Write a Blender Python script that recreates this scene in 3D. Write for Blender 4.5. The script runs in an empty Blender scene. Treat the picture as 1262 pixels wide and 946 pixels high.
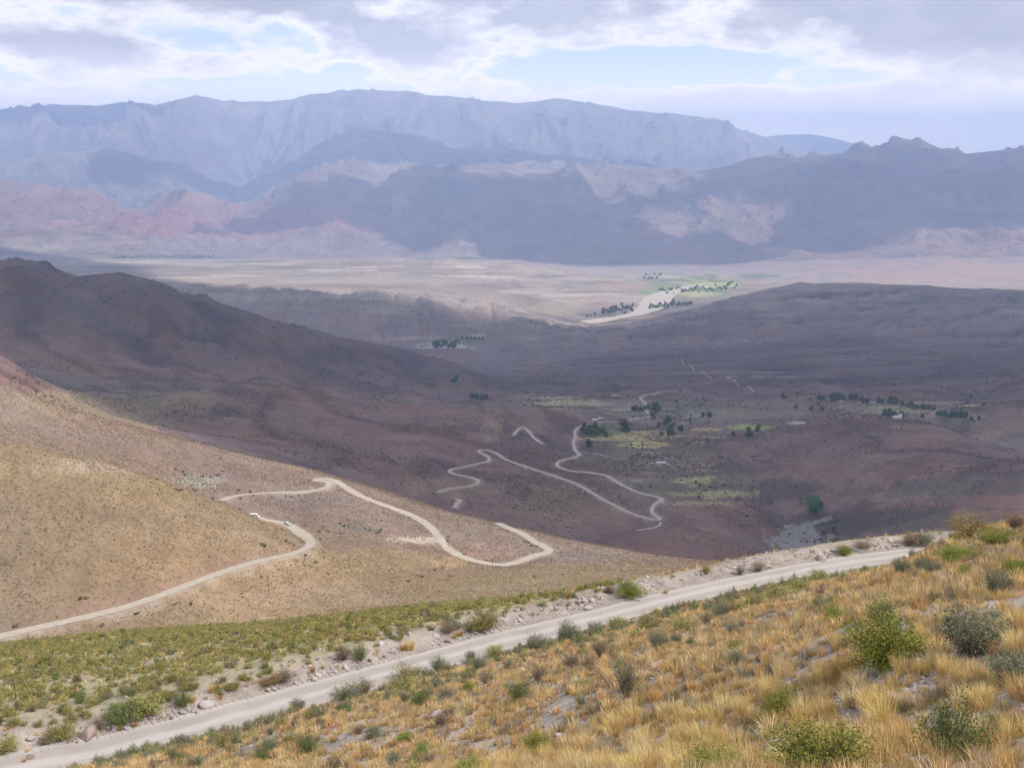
import bpy, math, random
import numpy as np
R = math.radians
rng = np.random.default_rng(7)
random.seed(7)
scene = bpy.context.scene
COL = scene.collection

# ---------------------------------------------------------------- camera model (eye at the origin, looking +Y)
F_PX, CX, CY, PITCH = 1353.0, 631.0, 473.0, R(11.4)
CP, SP = math.cos(PITCH), math.sin(PITCH)
def az_t(px, py):
    """survey bearing (rad) and tangent of the elevation angle of a sight line"""
    px = np.asarray(px, float); py = np.asarray(py, float)
    dx, dy = px - CX, CY - py
    y = F_PX * CP + dy * SP; z = -F_PX * SP + dy * CP
    return np.arctan2(dx, y), z / np.hypot(dx, y)
def to_px(x, y, z):
    d = y * CP - z * SP
    return CX + F_PX * x / d, CY - F_PX * (y * SP + z * CP) / d

# ---------------------------------------------------------------- noise
def _h(ix, iy, s):
    n = (ix * 374761393 + iy * 668265263 + s * 974634777) & 0xffffffff
    n = ((n ^ (n >> 13)) * 1274126177) & 0xffffffff
    return (n ^ (n >> 16)) & 0xffff
def perlin(x, y, s=0):
    xi = np.floor(x).astype(np.int64); yi = np.floor(y).astype(np.int64)
    fx = x - xi; fy = y - yi
    u = fx * fx * fx * (fx * (fx * 6 - 15) + 10); v = fy * fy * fy * (fy * (fy * 6 - 15) + 10)
    def g(ox, oy):
        a = _h(xi + ox, yi + oy, s) * (2 * math.pi / 65536)
        return np.cos(a) * (fx - ox) + np.sin(a) * (fy - oy)
    a = g(0, 0); b = g(1, 0); c = g(0, 1); d = g(1, 1)
    return ((a + (b - a) * u) + ((c + (d - c) * u) - (a + (b - a) * u)) * v) * 1.5
def fbm(x, y, o=4, s=0, gain=.5):
    r = 0; a = 1; t = 0
    for k in range(o):
        r = r + a * perlin(x + 17.3 * k, y - 9.1 * k, s + k); t += a; a *= gain; x = x * 2.03; y = y * 2.03
    return r / t
def ridged(x, y, o=5, s=0, gain=.5, sharp=2.0):
    """eroded-looking ridges, roughly -1..1 with zero mean"""
    r = 0; a = 1; t = 0; w = 1
    for k in range(o):
        n = np.clip(1 - np.abs(perlin(x + 31.7 * k, y + 11.9 * k, s + k)), 0, 1) ** sharp
        n = n * w; w = np.clip(n * 1.6, 0, 1)
        r = r + a * n; t += a; a *= gain; x = x * 2.07; y = y * 2.07
    return (r / t - .42) * 2.2
def sstep(a, b, x):
    t = np.clip((x - a) / (b - a), 0, 1); return t * t * (3 - 2 * t)

# ---------------------------------------------------------------- the lie of the land
# every curve: (px, py, range in m) stations on a break of slope; ordered from the viewer outwards
ZR = -35.0
FAR = [(-200,985),(0,928),(133,903),(300,862),(450,824),(631,777),(720,757),(840,728),(986,698),(1096,681),(1180,674),(1262,670),(1450,660)]
def far_edge(dr, dz):
    o = []
    for px, py in FAR:
        a, t = az_t(px, py); r = ZR / t + dr
        o.append((float(a), float((ZR + dz) / r), float(r)))
    return o
C = []      # list of (az array, t array, r array, colours)
def cur(pts, col, raw=False):
    if not raw:
        pts = [(*[float(v) for v in az_t(p[0], p[1])], p[2]) for p in pts]
    a, t, r = map(np.array, zip(*pts))
    C.append((a, t, r, col))
SOIL=(.31,.26,.225); PINK=(.38,.315,.28); TAN=(.225,.16,.10); BRN=(.215,.148,.118); RED=(.182,.112,.096)
OLV=(.235,.185,.115); DRK=(.130,.088,.080); SAGE=(.20,.17,.13)
def flat(t, r): return [(-.56, t, r), (.55, t, r)]
cur(flat(-9.0,.2), SOIL, True)
cur(flat(-1.2,1.5), SOIL, True)
cur(flat(-.68,5), SOIL, True)
cur([(-200,1060,48),(0,1000,50),(150,946,48),(400,946,36),(631,946,26),(900,946,18),(1262,946,12),(1450,946,11)], SOIL)
cur([(-200,1040,54),(0,978,57),(150,936,57),(400,895,48),(631,868,42),(900,810,33),(1100,760,30),(1262,740,28),(1450,720,28)], SOIL)
# crest of the near slope: midway down to the road at the left, the skyline of the slope at the right
n_ = []
fe = far_edge(-3.5, 0)
prev = C[-1]
for a_, t_, r_ in fe:
    tp = np.interp(a_, prev[0], prev[1]); rp = np.interp(a_, prev[0], prev[2])
    r2 = .45 * rp + .55 * r_; z2 = .45 * tp * rp + .55 * t_ * r_
    px_ = CX + math.tan(a_) * F_PX * .96
    w = float(sstep(1060, 1190, px_))
    if w > 0:
        ex_r = np.interp(px_, [1060,1180,1262,1450], [76,76,66,60]); ex_t = az_t(px_, np.interp(px_, [1060,1130,1180,1262,1450],[690,677,663,642,600]))[1]
        r2 = r2 * (1 - w) + ex_r * w; z2 = z2 * (1 - w) + ex_t * ex_r * w
    n_.append((a_, float(z2 / r2), float(r2)))
cur(n_, SOIL, True)
cur(fe, SOIL, True)
cur(far_edge(0, 0), SOIL, True)
cur(far_edge(2.0, .35), PINK, True)
cur(far_edge(4.6, .12), SOIL, True)
S1 = [(-200,812,195),(0,795,185),(150,780,175),(300,771,165),(400,761,155),(500,750,145),(700,737,125),(800,723,115),(900,706,111),(986,699,109),(1096,683,112),(1180,668,115),(1262,664,120),(1450,655,125)]
cur(S1, (.33,.28,.21))
a,t,r,_ = C[-1]; C.append((a, t-.04, r*1.35, SOIL))
cur([(p[0], p[1]+1.5, q) for p, q in zip(S1, [400,400,405,415,425,430,435,440,450,460,560,800,950,950,950])], TAN)
cur([(-200,515,470),(0,545,500),(100,560,515),(200,590,530),(265,617,545),(315,639,552),(352,655,560),(385,668,560),(450,700,540),(540,715,560),(600,712,580),(700,712,560),(800,707,590),(900,701,620),(960,696,640),(1100,680,720),(1262,662,990),(1450,640,990)], TAN)
cur([(-200,525,590),(0,552,590),(100,569,590),(200,601,600),(265,628,605),(352,660,592),(385,664,590),(450,682,590),(540,694,610),(600,703,620),(700,703,620),(800,702,640),(900,697,660),(960,694,680),(1100,679,760),(1262,661,1000),(1450,639,1000)], BRN)
cur([(-200,430,700),(0,471,740),(80,505,780),(160,524,820),(300,560,850),(400,582,870),(500,612,880),(560,631,860),(612,644,840),(700,666,800),(800,684,770),(850,690,760),(900,693,765),(960,693,775),(1100,678,850),(1262,660,1010),(1450,638,1010)], (.23,.17,.125))
a,t,r,_ = C[-1]; C.append((a, t-.02*np.interp(a,[.15,.22],[1,.1]), r*np.interp(a,[.15,.4],[1.12,1.01]), BRN))
cur([(-200,432,920),(0,472,940),(80,506,950),(160,525,970),(300,561,1020),(400,583,1050),(500,613,1060),(560,632,1050),(612,645,1040),(700,667,1040),(800,685,1040),(850,690,1030),(900,692,1020),(960,690,1010),(1100,672,1020),(1262,640,1080),(1450,610,1080)], RED)
cur([(-200,440,1050),(0,460,1040),(70,490,1060),(140,512,1130),(230,530,1220),(300,535,1250),(400,545,1270),(500,560,1280),(600,585,1250),(700,595,1220),(800,612,1210),(900,622,1270),(960,632,1330),(990,637,1350),(1020,628,1370),(1060,608,1330),(1150,590,1300),(1262,575,1280),(1450,545,1250)], RED)
cur([(-200,430,1130),(0,448,1130),(70,482,1140),(140,500,1240),(230,505,1360),(300,500,1430),(400,510,1480),(500,525,1500),(600,540,1500),(700,550,1560),(760,555,1600),(850,565,1560),(900,566,1560),(990,566,1560),(1050,560,1520),(1262,566,1400),(1450,560,1400)], RED)
cur([(-200,415,1200),(0,441,1200),(70,478,1220),(140,490,1340),(220,481,1480),(300,473,1600),(400,479,1700),(480,493,1750),(540,500,1780),(590,496,1800),(640,502,1820),(700,508,1900),(800,525,1950),(850,530,1850),(900,524,1830),(960,514,1800),(1050,508,1800),(1130,518,1780),(1200,545,1680),(1262,558,1600),(1450,570,1600)], (.18,.12,.108))
cur([(-200,425,1400),(0,452,1450),(70,488,1480),(140,498,1560),(220,490,1700),(300,482,1830),(400,487,1950),(480,500,1980),(540,506,2000),(590,503,2030),(640,505,2080),(700,504,2100),(800,510,2150),(870,514,2180),(960,520,2150),(1050,514,2150),(1130,525,2150),(1200,553,2000),(1262,566,1900),(1450,580,1900)], SAGE)
cur([(-200,405,2000),(0,428,2060),(100,445,2080),(210,460,2160),(300,468,2260),(400,475,2380),(480,487,2430),(560,490,2450),(640,492,2450),(700,492,2450),(800,492,2450),(960,495,2480),(1050,498,2450),(1130,500,2400),(1200,505,2300),(1262,505,2250),(1450,470,2200)], RED)
cur([(-200,350,2200),(0,378,2270),(100,395,2330),(210,415,2420),(300,432,2530),(400,448,2680),(480,460,2760),(560,472,2820),(640,480,2850),(700,480,2900),(800,475,2900),(1000,472,3000),(1100,470,3000),(1262,470,2900),(1450,450,2800)], DRK)
cur([(-200,322,2450),(0,334,2500),(40,334,2530),(70,339,2560),(100,345,2600),(150,342,2650),(180,350,2690),(210,360,2720),(280,380,2800),(340,398,2880),(420,418,3000),(480,428,3050),(560,448,3150),(600,462,3200),(660,466,3300),(720,457,3450),(800,452,3500),(1000,442,3600),(1262,440,3500),(1450,425,3400)], DRK)
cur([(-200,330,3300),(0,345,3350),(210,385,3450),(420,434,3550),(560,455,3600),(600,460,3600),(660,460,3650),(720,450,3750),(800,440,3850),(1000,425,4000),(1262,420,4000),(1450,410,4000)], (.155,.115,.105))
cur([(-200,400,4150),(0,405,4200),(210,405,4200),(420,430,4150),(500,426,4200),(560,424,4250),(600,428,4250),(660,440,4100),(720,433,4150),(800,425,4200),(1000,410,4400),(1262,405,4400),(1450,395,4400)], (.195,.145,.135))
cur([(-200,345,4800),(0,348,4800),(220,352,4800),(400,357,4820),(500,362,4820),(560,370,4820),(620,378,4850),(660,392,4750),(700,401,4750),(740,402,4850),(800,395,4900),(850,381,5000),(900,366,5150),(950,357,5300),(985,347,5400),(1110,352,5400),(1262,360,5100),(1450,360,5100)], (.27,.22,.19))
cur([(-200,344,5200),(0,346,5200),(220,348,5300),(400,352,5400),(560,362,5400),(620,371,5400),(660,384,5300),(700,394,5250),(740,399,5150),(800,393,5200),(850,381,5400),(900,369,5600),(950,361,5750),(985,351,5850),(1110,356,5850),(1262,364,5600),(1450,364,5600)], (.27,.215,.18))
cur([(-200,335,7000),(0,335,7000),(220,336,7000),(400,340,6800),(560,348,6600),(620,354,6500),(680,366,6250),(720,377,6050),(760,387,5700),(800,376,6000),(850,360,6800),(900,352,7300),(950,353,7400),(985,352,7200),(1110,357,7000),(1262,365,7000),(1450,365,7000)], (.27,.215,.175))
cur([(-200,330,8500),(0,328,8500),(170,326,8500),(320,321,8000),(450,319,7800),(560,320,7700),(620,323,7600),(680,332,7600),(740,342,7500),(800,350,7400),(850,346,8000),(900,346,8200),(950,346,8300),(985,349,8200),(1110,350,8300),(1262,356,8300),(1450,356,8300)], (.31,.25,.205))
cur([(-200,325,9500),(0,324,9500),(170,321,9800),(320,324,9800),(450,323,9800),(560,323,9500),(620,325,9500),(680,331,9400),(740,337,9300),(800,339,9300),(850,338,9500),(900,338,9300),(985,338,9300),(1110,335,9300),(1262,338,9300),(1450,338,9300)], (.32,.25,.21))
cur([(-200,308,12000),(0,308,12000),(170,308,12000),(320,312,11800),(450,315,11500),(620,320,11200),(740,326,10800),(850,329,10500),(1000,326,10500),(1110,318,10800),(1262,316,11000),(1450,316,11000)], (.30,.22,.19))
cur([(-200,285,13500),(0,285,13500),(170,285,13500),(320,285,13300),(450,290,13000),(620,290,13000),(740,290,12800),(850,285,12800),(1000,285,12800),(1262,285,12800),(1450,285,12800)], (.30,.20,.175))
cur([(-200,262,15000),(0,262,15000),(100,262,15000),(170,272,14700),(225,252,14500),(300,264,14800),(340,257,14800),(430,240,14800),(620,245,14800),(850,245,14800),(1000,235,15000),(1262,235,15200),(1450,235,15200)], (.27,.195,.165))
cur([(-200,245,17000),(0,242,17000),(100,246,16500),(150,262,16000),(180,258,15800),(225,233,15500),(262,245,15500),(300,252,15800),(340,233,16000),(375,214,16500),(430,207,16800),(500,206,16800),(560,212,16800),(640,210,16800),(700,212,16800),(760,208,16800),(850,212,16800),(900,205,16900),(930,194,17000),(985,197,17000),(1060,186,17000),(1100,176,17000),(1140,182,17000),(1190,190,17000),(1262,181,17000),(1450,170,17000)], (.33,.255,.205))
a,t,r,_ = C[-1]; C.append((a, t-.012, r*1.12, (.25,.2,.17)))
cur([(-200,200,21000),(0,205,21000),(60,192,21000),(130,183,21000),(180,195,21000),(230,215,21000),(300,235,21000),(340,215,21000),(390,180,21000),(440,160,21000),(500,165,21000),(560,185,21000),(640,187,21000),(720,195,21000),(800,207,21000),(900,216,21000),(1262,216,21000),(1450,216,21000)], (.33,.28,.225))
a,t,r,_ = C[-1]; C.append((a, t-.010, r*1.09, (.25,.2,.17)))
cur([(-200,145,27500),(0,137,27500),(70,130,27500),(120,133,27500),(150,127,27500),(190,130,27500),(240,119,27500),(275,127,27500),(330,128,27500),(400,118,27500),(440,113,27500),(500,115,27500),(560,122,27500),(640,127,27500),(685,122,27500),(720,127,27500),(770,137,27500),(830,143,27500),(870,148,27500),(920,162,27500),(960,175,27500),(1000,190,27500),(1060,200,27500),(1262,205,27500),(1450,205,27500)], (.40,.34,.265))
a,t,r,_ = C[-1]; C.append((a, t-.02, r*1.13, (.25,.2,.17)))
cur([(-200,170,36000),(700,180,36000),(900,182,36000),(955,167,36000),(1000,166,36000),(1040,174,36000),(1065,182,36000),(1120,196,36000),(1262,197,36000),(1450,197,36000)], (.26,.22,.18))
cur(flat(-.06,42000), (.25,.2,.17), True)
cur(flat(-.055,46000), (.25,.2,.17), True)
K = len(C)
CREST = [k for k in range(K) if abs(C[k][2].mean() - 16500) < 550 or abs(C[k][2].mean() - 21000) < 10 or abs(C[k][2].mean() - 27500) < 10 or abs(C[k][2].mean() - 36000) < 10]

# polar grid
azd = np.concatenate([-np.geomspace(27.6, 180, 110)[::-1], np.linspace(-27.5, 27.5, 1001), np.geomspace(27.6, 180, 110)[:-1]])
AZ = np.radians(azd); NA = len(AZ)
rr = [np.geomspace(.2, 10, 30, endpoint=False), np.geomspace(10, 130, 330, endpoint=False), np.geomspace(130, 1100, 330, endpoint=False),
      np.geomspace(1100, 3400, 210, endpoint=False), np.geomspace(3400, 11000, 230, endpoint=False), np.geomspace(11000, 30000, 400, endpoint=False), np.geomspace(30000, 46000, 50)]
RR = np.concatenate(rr); NR = len(RR); U = np.log(RR)
def gsm(v, s=3):
    k = np.exp(-.5 * (np.arange(-3*s, 3*s+1) / s) ** 2); k /= k.sum()
    return np.convolve(np.pad(v, 3*s, mode='edge'), k, 'valid')
NT = np.zeros((K, NA)); NU = np.zeros((K, NA)); NC = np.zeros((K, NA, 3))
back = sstep(R(60), R(180), np.abs(AZ))
for k, (a, t, r, c) in enumerate(C):
    s = 1 if r.mean() > 12000 else 3
    tt = np.interp(AZ, a, t); uu = np.log(np.interp(AZ, a, r))
    tt = tt * (1 - back) + .5 * (t[0] + t[-1]) * back; uu = uu * (1 - back) + .5 * math.log(r[0] * r[-1]) * back
    NT[k] = gsm(tt, s); NU[k] = gsm(uu, s + 1)
    NC[k] = c
for k in range(1, K):
    NU[k] = np.maximum(NU[k], NU[k-1] + .004)
def pchip(X, Y, xq):
    """monotone cubic through nodes X,Y[K,NA] evaluated at xq[NR] -> [NA,NR]"""
    h = np.diff(X, axis=0); d = np.diff(Y, axis=0) / h
    m = np.zeros_like(Y)
    w1 = 2 * h[1:] + h[:-1]; w2 = h[1:] + 2 * h[:-1]
    same = d[1:] * d[:-1] > 0
    with np.errstate(divide='ignore', invalid='ignore'):
        hm = (w1 + w2) / (w1 / d[:-1] + w2 / d[1:])
    m[1:-1] = np.where(same, hm, 0); m[0] = d[0]; m[-1] = d[-1]
    out = np.empty((X.shape[1], len(xq)))
    for j in range(X.shape[1]):
        i = np.clip(np.searchsorted(X[:, j], xq) - 1, 0, X.shape[0] - 2)
        t = (xq - X[i, j]) / h[i, j]
        y0, y1, m0, m1 = Y[i, j], Y[i+1, j], m[i, j] * h[i, j], m[i+1, j] * h[i, j]
        out[j] = (1+2*t)*(1-t)**2*y0 + t*(1-t)**2*m0 + t*t*(3-2*t)*y1 + t*t*(t-1)*m1
    return out
TG = pchip(NU, NT, U)
ZG = TG * RR[None, :]
COLG = np.empty((NA, NR, 3), np.float32)
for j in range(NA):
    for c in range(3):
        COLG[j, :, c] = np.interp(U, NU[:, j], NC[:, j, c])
XG = np.sin(AZ)[:, None] * RR[None, :]; YG = np.cos(AZ)[:, None] * RR[None, :]
PXG = CX + np.tan(np.clip(AZ, -1.2, 1.2))[:, None] * (F_PX * CP) * np.ones((1, NR))

def band(r0, r1, f0, f1):
    """slice of rings between r0 and r1 with soft ends"""
    i = np.where((RR > r0 * .999) & (RR < r1))[0]; s = slice(i[0], i[-1] + 1)
    w = sstep(math.log(r0), math.log(f0), U[s]) * (1 - sstep(math.log(f1), math.log(r1), U[s]))
    return s, w[None, :]
def wob(s, L, a, seed): return a * L * fbm(XG[:, s] / L, YG[:, s] / L, 2, seed), a * L * fbm(XG[:, s] / L + 50, YG[:, s] / L, 2, seed + 5)
s, w = band(8, 420, 14, 320)
ZG[:, s] += w * (.45 * fbm(XG[:, s] / 16, YG[:, s] / 16, 4, 1) + .10 * fbm(XG[:, s] / 1.7, YG[:, s] / 1.7, 3, 11))
s, w = band(330, 1150, 420, 950)
ZG[:, s] += w * (3.2 * fbm(XG[:, s] / 120, YG[:, s] / 120, 5, 21, .45))
s, w = band(850, 4600, 1150, 3700)
wx, wy = wob(s, 300, .25, 30)
am = np.interp(RR[s], [900,1300,1800,2100,2450,2900,3500,4600], [6,9,13,13,22,28,16,9])[None, :]
ruf = .55 + .9 * sstep(-.1, .4, -AZ)[:, None] * sstep(2000, 2300, RR[s])[None, :]
kM = [k for k in range(K) if abs(C[k][2][1] - 2500) < 1][0]; cdm = .3 + .7 * sstep(0, .10, np.abs(U[s][None, :] - NU[kM][:, None]))
ZG[:, s] += w * am * ruf * cdm * ridged((XG[:, s] + wx) / 330, (YG[:, s] + wy) / 520, 5, 33, .5)
# shallow parallel gullies cut in the dark plain at the right
s, w = band(2500, 5600, 3000, 5000)
gul = sstep(.02, .12, AZ)[:, None]
ZG[:, s] -= w * gul * 13 * np.clip(1 - 5 * np.abs(fbm(XG[:, s] / 2600 + 3, YG[:, s] / 330, 4, 41)), 0, 1)
s, w = band(3700, 11500, 4300, 9600)
am = np.interp(RR[s], [3700,4400,5000,6000,8000,9500,11500], [9,20,9,9,13,8,20])[None, :] * (1 - .75 * sstep(.03,.07,AZ)[:, None] * (1 - sstep(.18,.25,AZ))[:, None] * sstep(4500, 4800, RR[s])[None, :] * (1 - sstep(7000, 8000, RR[s]))[None, :])
wx, wy = wob(s, 500, .3, 50)
ZG[:, s] += w * am * ridged((XG[:, s] + wx) / 420, (YG[:, s] + wy) / 760, 5, 52)
s, w = band(4000, 5400, 4300, 5000)
ZG[:, s] -= w * 16 * np.clip(1 - 4.5 * np.abs(fbm(XG[:, s] / 170, YG[:, s] / 600, 4, 58)), 0, 1)
s, w = band(10000, 60000, 12000, 55000)
am = np.interp(RR[s], [10000,11500,13000,15000,17000,19500,22000,25500,29000,40000], [15,95,180,260,220,280,260,400,260,180])[None, :]
wx, wy = wob(s, 2600, .32, 60)
cd = np.ones((NA, len(RR[s])))
for kc in CREST:
    dk = NU[kc][:, None] - U[s][None, :]; r1_ = sstep(.1, .2, AZ)[:, None] * (C[kc][2].mean() < 18000); cd = np.minimum(cd, .10 - .07 * r1_ + (.90 + .07 * r1_) * sstep(0, .085 + .05 * r1_, np.abs(dk)))
am = am * cd
rg = ridged((XG[:, s] + wx) / 2300, (YG[:, s] + wy) / 3300, 6, 63, .52, 1.9)
rg2 = ridged((XG[:, s] + wx * .4) / 800, (YG[:, s] + wy * .4) / 1500, 5, 73, .52, 1.9)
far_ = sstep(18500, 21000, RR[s])[None, :]
spur = ridged((XG[:, s] + wx * .8) / (2100 + 1900 * far_), (YG[:, s] + wy * .8) / (6000 + 5000 * far_), 3, 83, .4, 1.25)
ZG[:, s] += w * am * (rg * .72 + rg2 * (.50 - .10 * far_) + spur * .45)
del spur
del wx, wy, rg, rg2

def grid_at(A, x, y):
    """bilinear sample of a polar grid field at world points"""
    x = np.asarray(x, float); y = np.asarray(y, float)
    a = np.arctan2(x, y); u = np.log(np.maximum(np.hypot(x, y), .21))
    i = np.clip(np.searchsorted(AZ, a) - 1, 0, NA - 2); j = np.clip(np.searchsorted(U, u) - 1, 0, NR - 2)
    fa = (a - AZ[i]) / (AZ[i+1] - AZ[i]); fu = (u - U[j]) / (U[j+1] - U[j])
    fa = np.clip(fa, 0, 1)
    return (A[i, j] * (1-fa) * (1-fu) + A[i+1, j] * fa * (1-fu) + A[i, j+1] * (1-fa) * fu + A[i+1, j+1] * fa * fu)
def ground(x, y): return grid_at(ZG, x, y)
def at(px, py, rmin=8.0):
    """the point of the land seen along a sight line"""
    a, t = az_t(px, py); a = float(a); t = float(t)
    i = int(np.clip(np.searchsorted(AZ, a) - 1, 0, NA - 2)); fa = (a - AZ[i]) / (AZ[i+1] - AZ[i])
    z = ZG[i] * (1 - fa) + ZG[i+1] * fa; tg = z / RR
    j0 = int(np.searchsorted(RR, rmin))
    hit = np.where(tg[j0:] >= t)[0]
    if len(hit) == 0: return None
    j = j0 + hit[0]
    if j == j0: r = RR[j]
    else:
        f = (t - tg[j-1]) / (tg[j] - tg[j-1]); r = math.exp(U[j-1] + f * (U[j] - U[j-1]))
    return np.array([math.sin(a) * r, math.cos(a) * r, t * r])

# ---------------------------------------------------------------- roads (cut into the land, then laid as ribbons)
def catmull(P, step):
    P = np.asarray(P, float); Q = np.vstack([2*P[0]-P[1], P, 2*P[-1]-P[-2]]); out = []
    for i in range(1, len(Q) - 2):
        p0, p1, p2, p3 = Q[i-1], Q[i], Q[i+1], Q[i+2]
        n = max(2, int(np.linalg.norm(p2[:2] - p1[:2]) / step))
        # centripetal blend keeps hairpins from looping
        d = [max(np.linalg.norm(b[:2]-a[:2]) ** .5, 1e-3) for a, b in ((p0,p1),(p1,p2),(p2,p3))]
        t0, t1 = 0, d[0]; t2 = t1 + d[1]; t3 = t2 + d[2]
        for k in range(n):
            t = t1 + (t2 - t1) * k / n
            A1 = (t1-t)/(t1-t0)*p0+(t-t0)/(t1-t0)*p1; A2 = (t2-t)/(t2-t1)*p1+(t-t1)/(t2-t1)*p2; A3 = (t3-t)/(t3-t2)*p2+(t-t2)/(t3-t2)*p3
            B1 = (t2-t)/(t2-t0)*A1+(t-t0)/(t2-t0)*A2; B2 = (t3-t)/(t3-t1)*A2+(t-t1)/(t3-t1)*A3
            out.append((t2-t)/(t2-t1)*B1+(t-t1)/(t2-t1)*B2)
    out.append(P[-1]); return np.array(out)
def smooth_line(v, s):
    return gsm(v, max(1, int(s)))
def make_path(pxs, step, rmin=8.0, zs=4):
    pts = [at(*p[:2], rmin=rmin) for p in pxs]; pts = [p for p in pts if p is not None]
    P = catmull(pts, step); n = max(1, int(zs / step))
    P[:, 0] = smooth_line(P[:, 0], n // 3 + 1); P[:, 1] = smooth_line(P[:, 1], n // 3 + 1)
    P[:, 2] = smooth_line(ground(P[:, 0], P[:, 1]), n)
    return P
def cut(P, half, feather):
    """level the land along a path"""
    D = {} ; R2 = half + feather; reach = R2 + 5
    Dm = np.full((NA, NR), 1e9, np.float32); Zm = np.zeros((NA, NR), np.float32)
    for x, y, z in P:
        r = math.hypot(x, y); a = math.atan2(x, y)
        i0 = np.searchsorted(AZ, a - reach / r); i1 = np.searchsorted(AZ, a + reach / r) + 1
        j0 = np.searchsorted(RR, r - reach); j1 = np.searchsorted(RR, r + reach) + 1
        d = np.hypot(XG[i0:i1, j0:j1] - x, YG[i0:i1, j0:j1] - y)
        sub = Dm[i0:i1, j0:j1]; m = d < sub; sub[m] = d[m]; Zm[i0:i1, j0:j1][m] = z
    w = 1 - sstep(half, R2, Dm)
    global UPHILL
    UPHILL = np.where(Dm < 40, ZG - Zm, 0).astype(np.float32)
    ZG[:] = ZG * (1 - w) + Zm * w
    return Dm
# the stream's ravine with steep banks under the dome, and side gullies running into it
for pts_, dz_, hw_, ft_ in (([(800,520),(830,545),(858,562),(885,585),(925,603),(965,622),(985,640),(985,655),(975,668),(1000,682)], 15, 9, 62), ([(1120,585),(1070,600),(1035,618),(1010,634)], 13, 4, 40), ([(1180,612),(1120,632),(1060,645),(1015,652)], 11, 4, 36), ([(640,560),(690,600),(740,640),(790,665)], 8, 4, 34), ([(470,540),(520,575),(560,600),(600,620)], 8, 4, 30), ([(250,500),(330,515),(430,525),(520,548)], 9, 4, 36)):
    G_ = make_path(pts_, 5, 900, 40); e_ = np.minimum(1, np.minimum(np.arange(len(G_)), np.arange(len(G_))[::-1]) / (len(G_) * .25)); G_[:, 2] -= dz_ * e_ * (1 + .3 * np.sin(np.arange(len(G_)) * .3)); cut(G_, hw_, ft_)
# the near road: level bench
NP = []
for px, py in FAR:
    a, t = az_t(px, py); hw_ = float(np.interp(px, [0, 300, 600, 840], [2.25, 1.85, 1.5, 1.35])); r = ZR / t - hw_ - .2
    NP.append((math.sin(a) * r, math.cos(a) * r, ZR))
NP = [p for p in NP if True]
P_near = catmull(NP, .4)
P_near[:, 2] = ZR + .15 * np.array([math.sin(i * .01) for i in range(len(P_near))])
D_near = cut(P_near, 2.2, 1.2)
lower_px = [(-60,800),(-30,793),(0,784),(60,770),(120,757),(165,745),(210,729),(250,713),(290,699),(330,688),(362,682),(381,673),(379,664),(366,655),(352,648),(338,643),(324,638.5),(310,633)]
mid_px = [(272,616),(285,612),(305,609),(340,607),(380,605),(400,602),(407,598),(401,593),(386,590),(394,588),(410,592),(425,600),(445,611),(465,619),(485,627),(505,635),(524,645),(535,655),(541,664),(550,674),(562,682),(578,689),(596,694),(615,696),(632,694),(650,688),(664,683),(677,680),(670,673),(660,669),(651,662),(640,656),(628,651),(613,645.5)]
P_low = make_path(lower_px, 1.5, 300, 12)
P_mid = make_path(mid_px, 1.5, 520, 12)
low_px2 = [(560,626),(563,620),(568,617),(560,614)]
c_px = [(539,606),(552,603),(575,599),(590,595),(588,591),(576,588),(562,584),(553,580),(562,577),(590,571),(604,567),(598,561),(588,555),(598,553.5),(610,558),(625,567),(640,573),(660,579),(680,585),(700,592),(720,601),(740,613),(760,624),(780,633),(800,640),(810,644),(816,639),(806,636),(803,626),(809,619),(818,616),(808,612),(790,607),(770,599),(757,592),(745,586),(725,582),(705,580),(690,576),(686,571),(693,567),(706,564),(714,561),(709,555),(707,547),(709,538),(709,530),(716,525),(735,521),(758,520),(780,516),(800,514),(796,506),(795,497),(789,490),(797,486),(815,483),(832,482.5)]
t_px = [(632,536),(637,531),(641,527),(645,526),(650,530),(655,536),(661,542),(669,547)]
spur_px = [(537,664),(527,668),(515,669),(503,664),(490,662)]
P_c0 = make_path(low_px2, 2, 900, 12)
P_c = make_path(c_px, 2, 900, 14)
P_t = make_path(t_px, 2, 900, 14)
P_s = make_path(spur_px, 2, 520, 10)
track_px = [[(712,555),(722,558),(740,561),(760,565),(775,566)], [(830,440),(850,450),(868,460),(884,468),(905,470),(930,484)], [(812,640),(816,648),(800,652),(780,654)]]
P_tr = [make_path(q, 3, 900, 20) for q in track_px]
hidden = catmull([P_low[-20], P_low[-1], P_low[-1] * .62 + P_mid[0] * .38 + np.array([12, 8, 0]), P_mid[0], P_mid[20]], 1.5)
P_link = hidden; P_link = P_link[:1]*0 + P_link; P_link[:, 2] = smooth_line(ground(P_link[:, 0], P_link[:, 1]), 5)
ROAD_D = []
for P, hw, fe_ in ((P_low, 3.6, 3.5), (P_mid, 3.6, 3.5), (P_s, 4, 5), (P_c0, 4, 8), (P_c, 4, 8), (P_t, 3.5, 7)):
    ROAD_D.append((cut(P, hw, fe_), hw, UPHILL))
for P in P_tr: cut(P, 2.5, 6)
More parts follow.
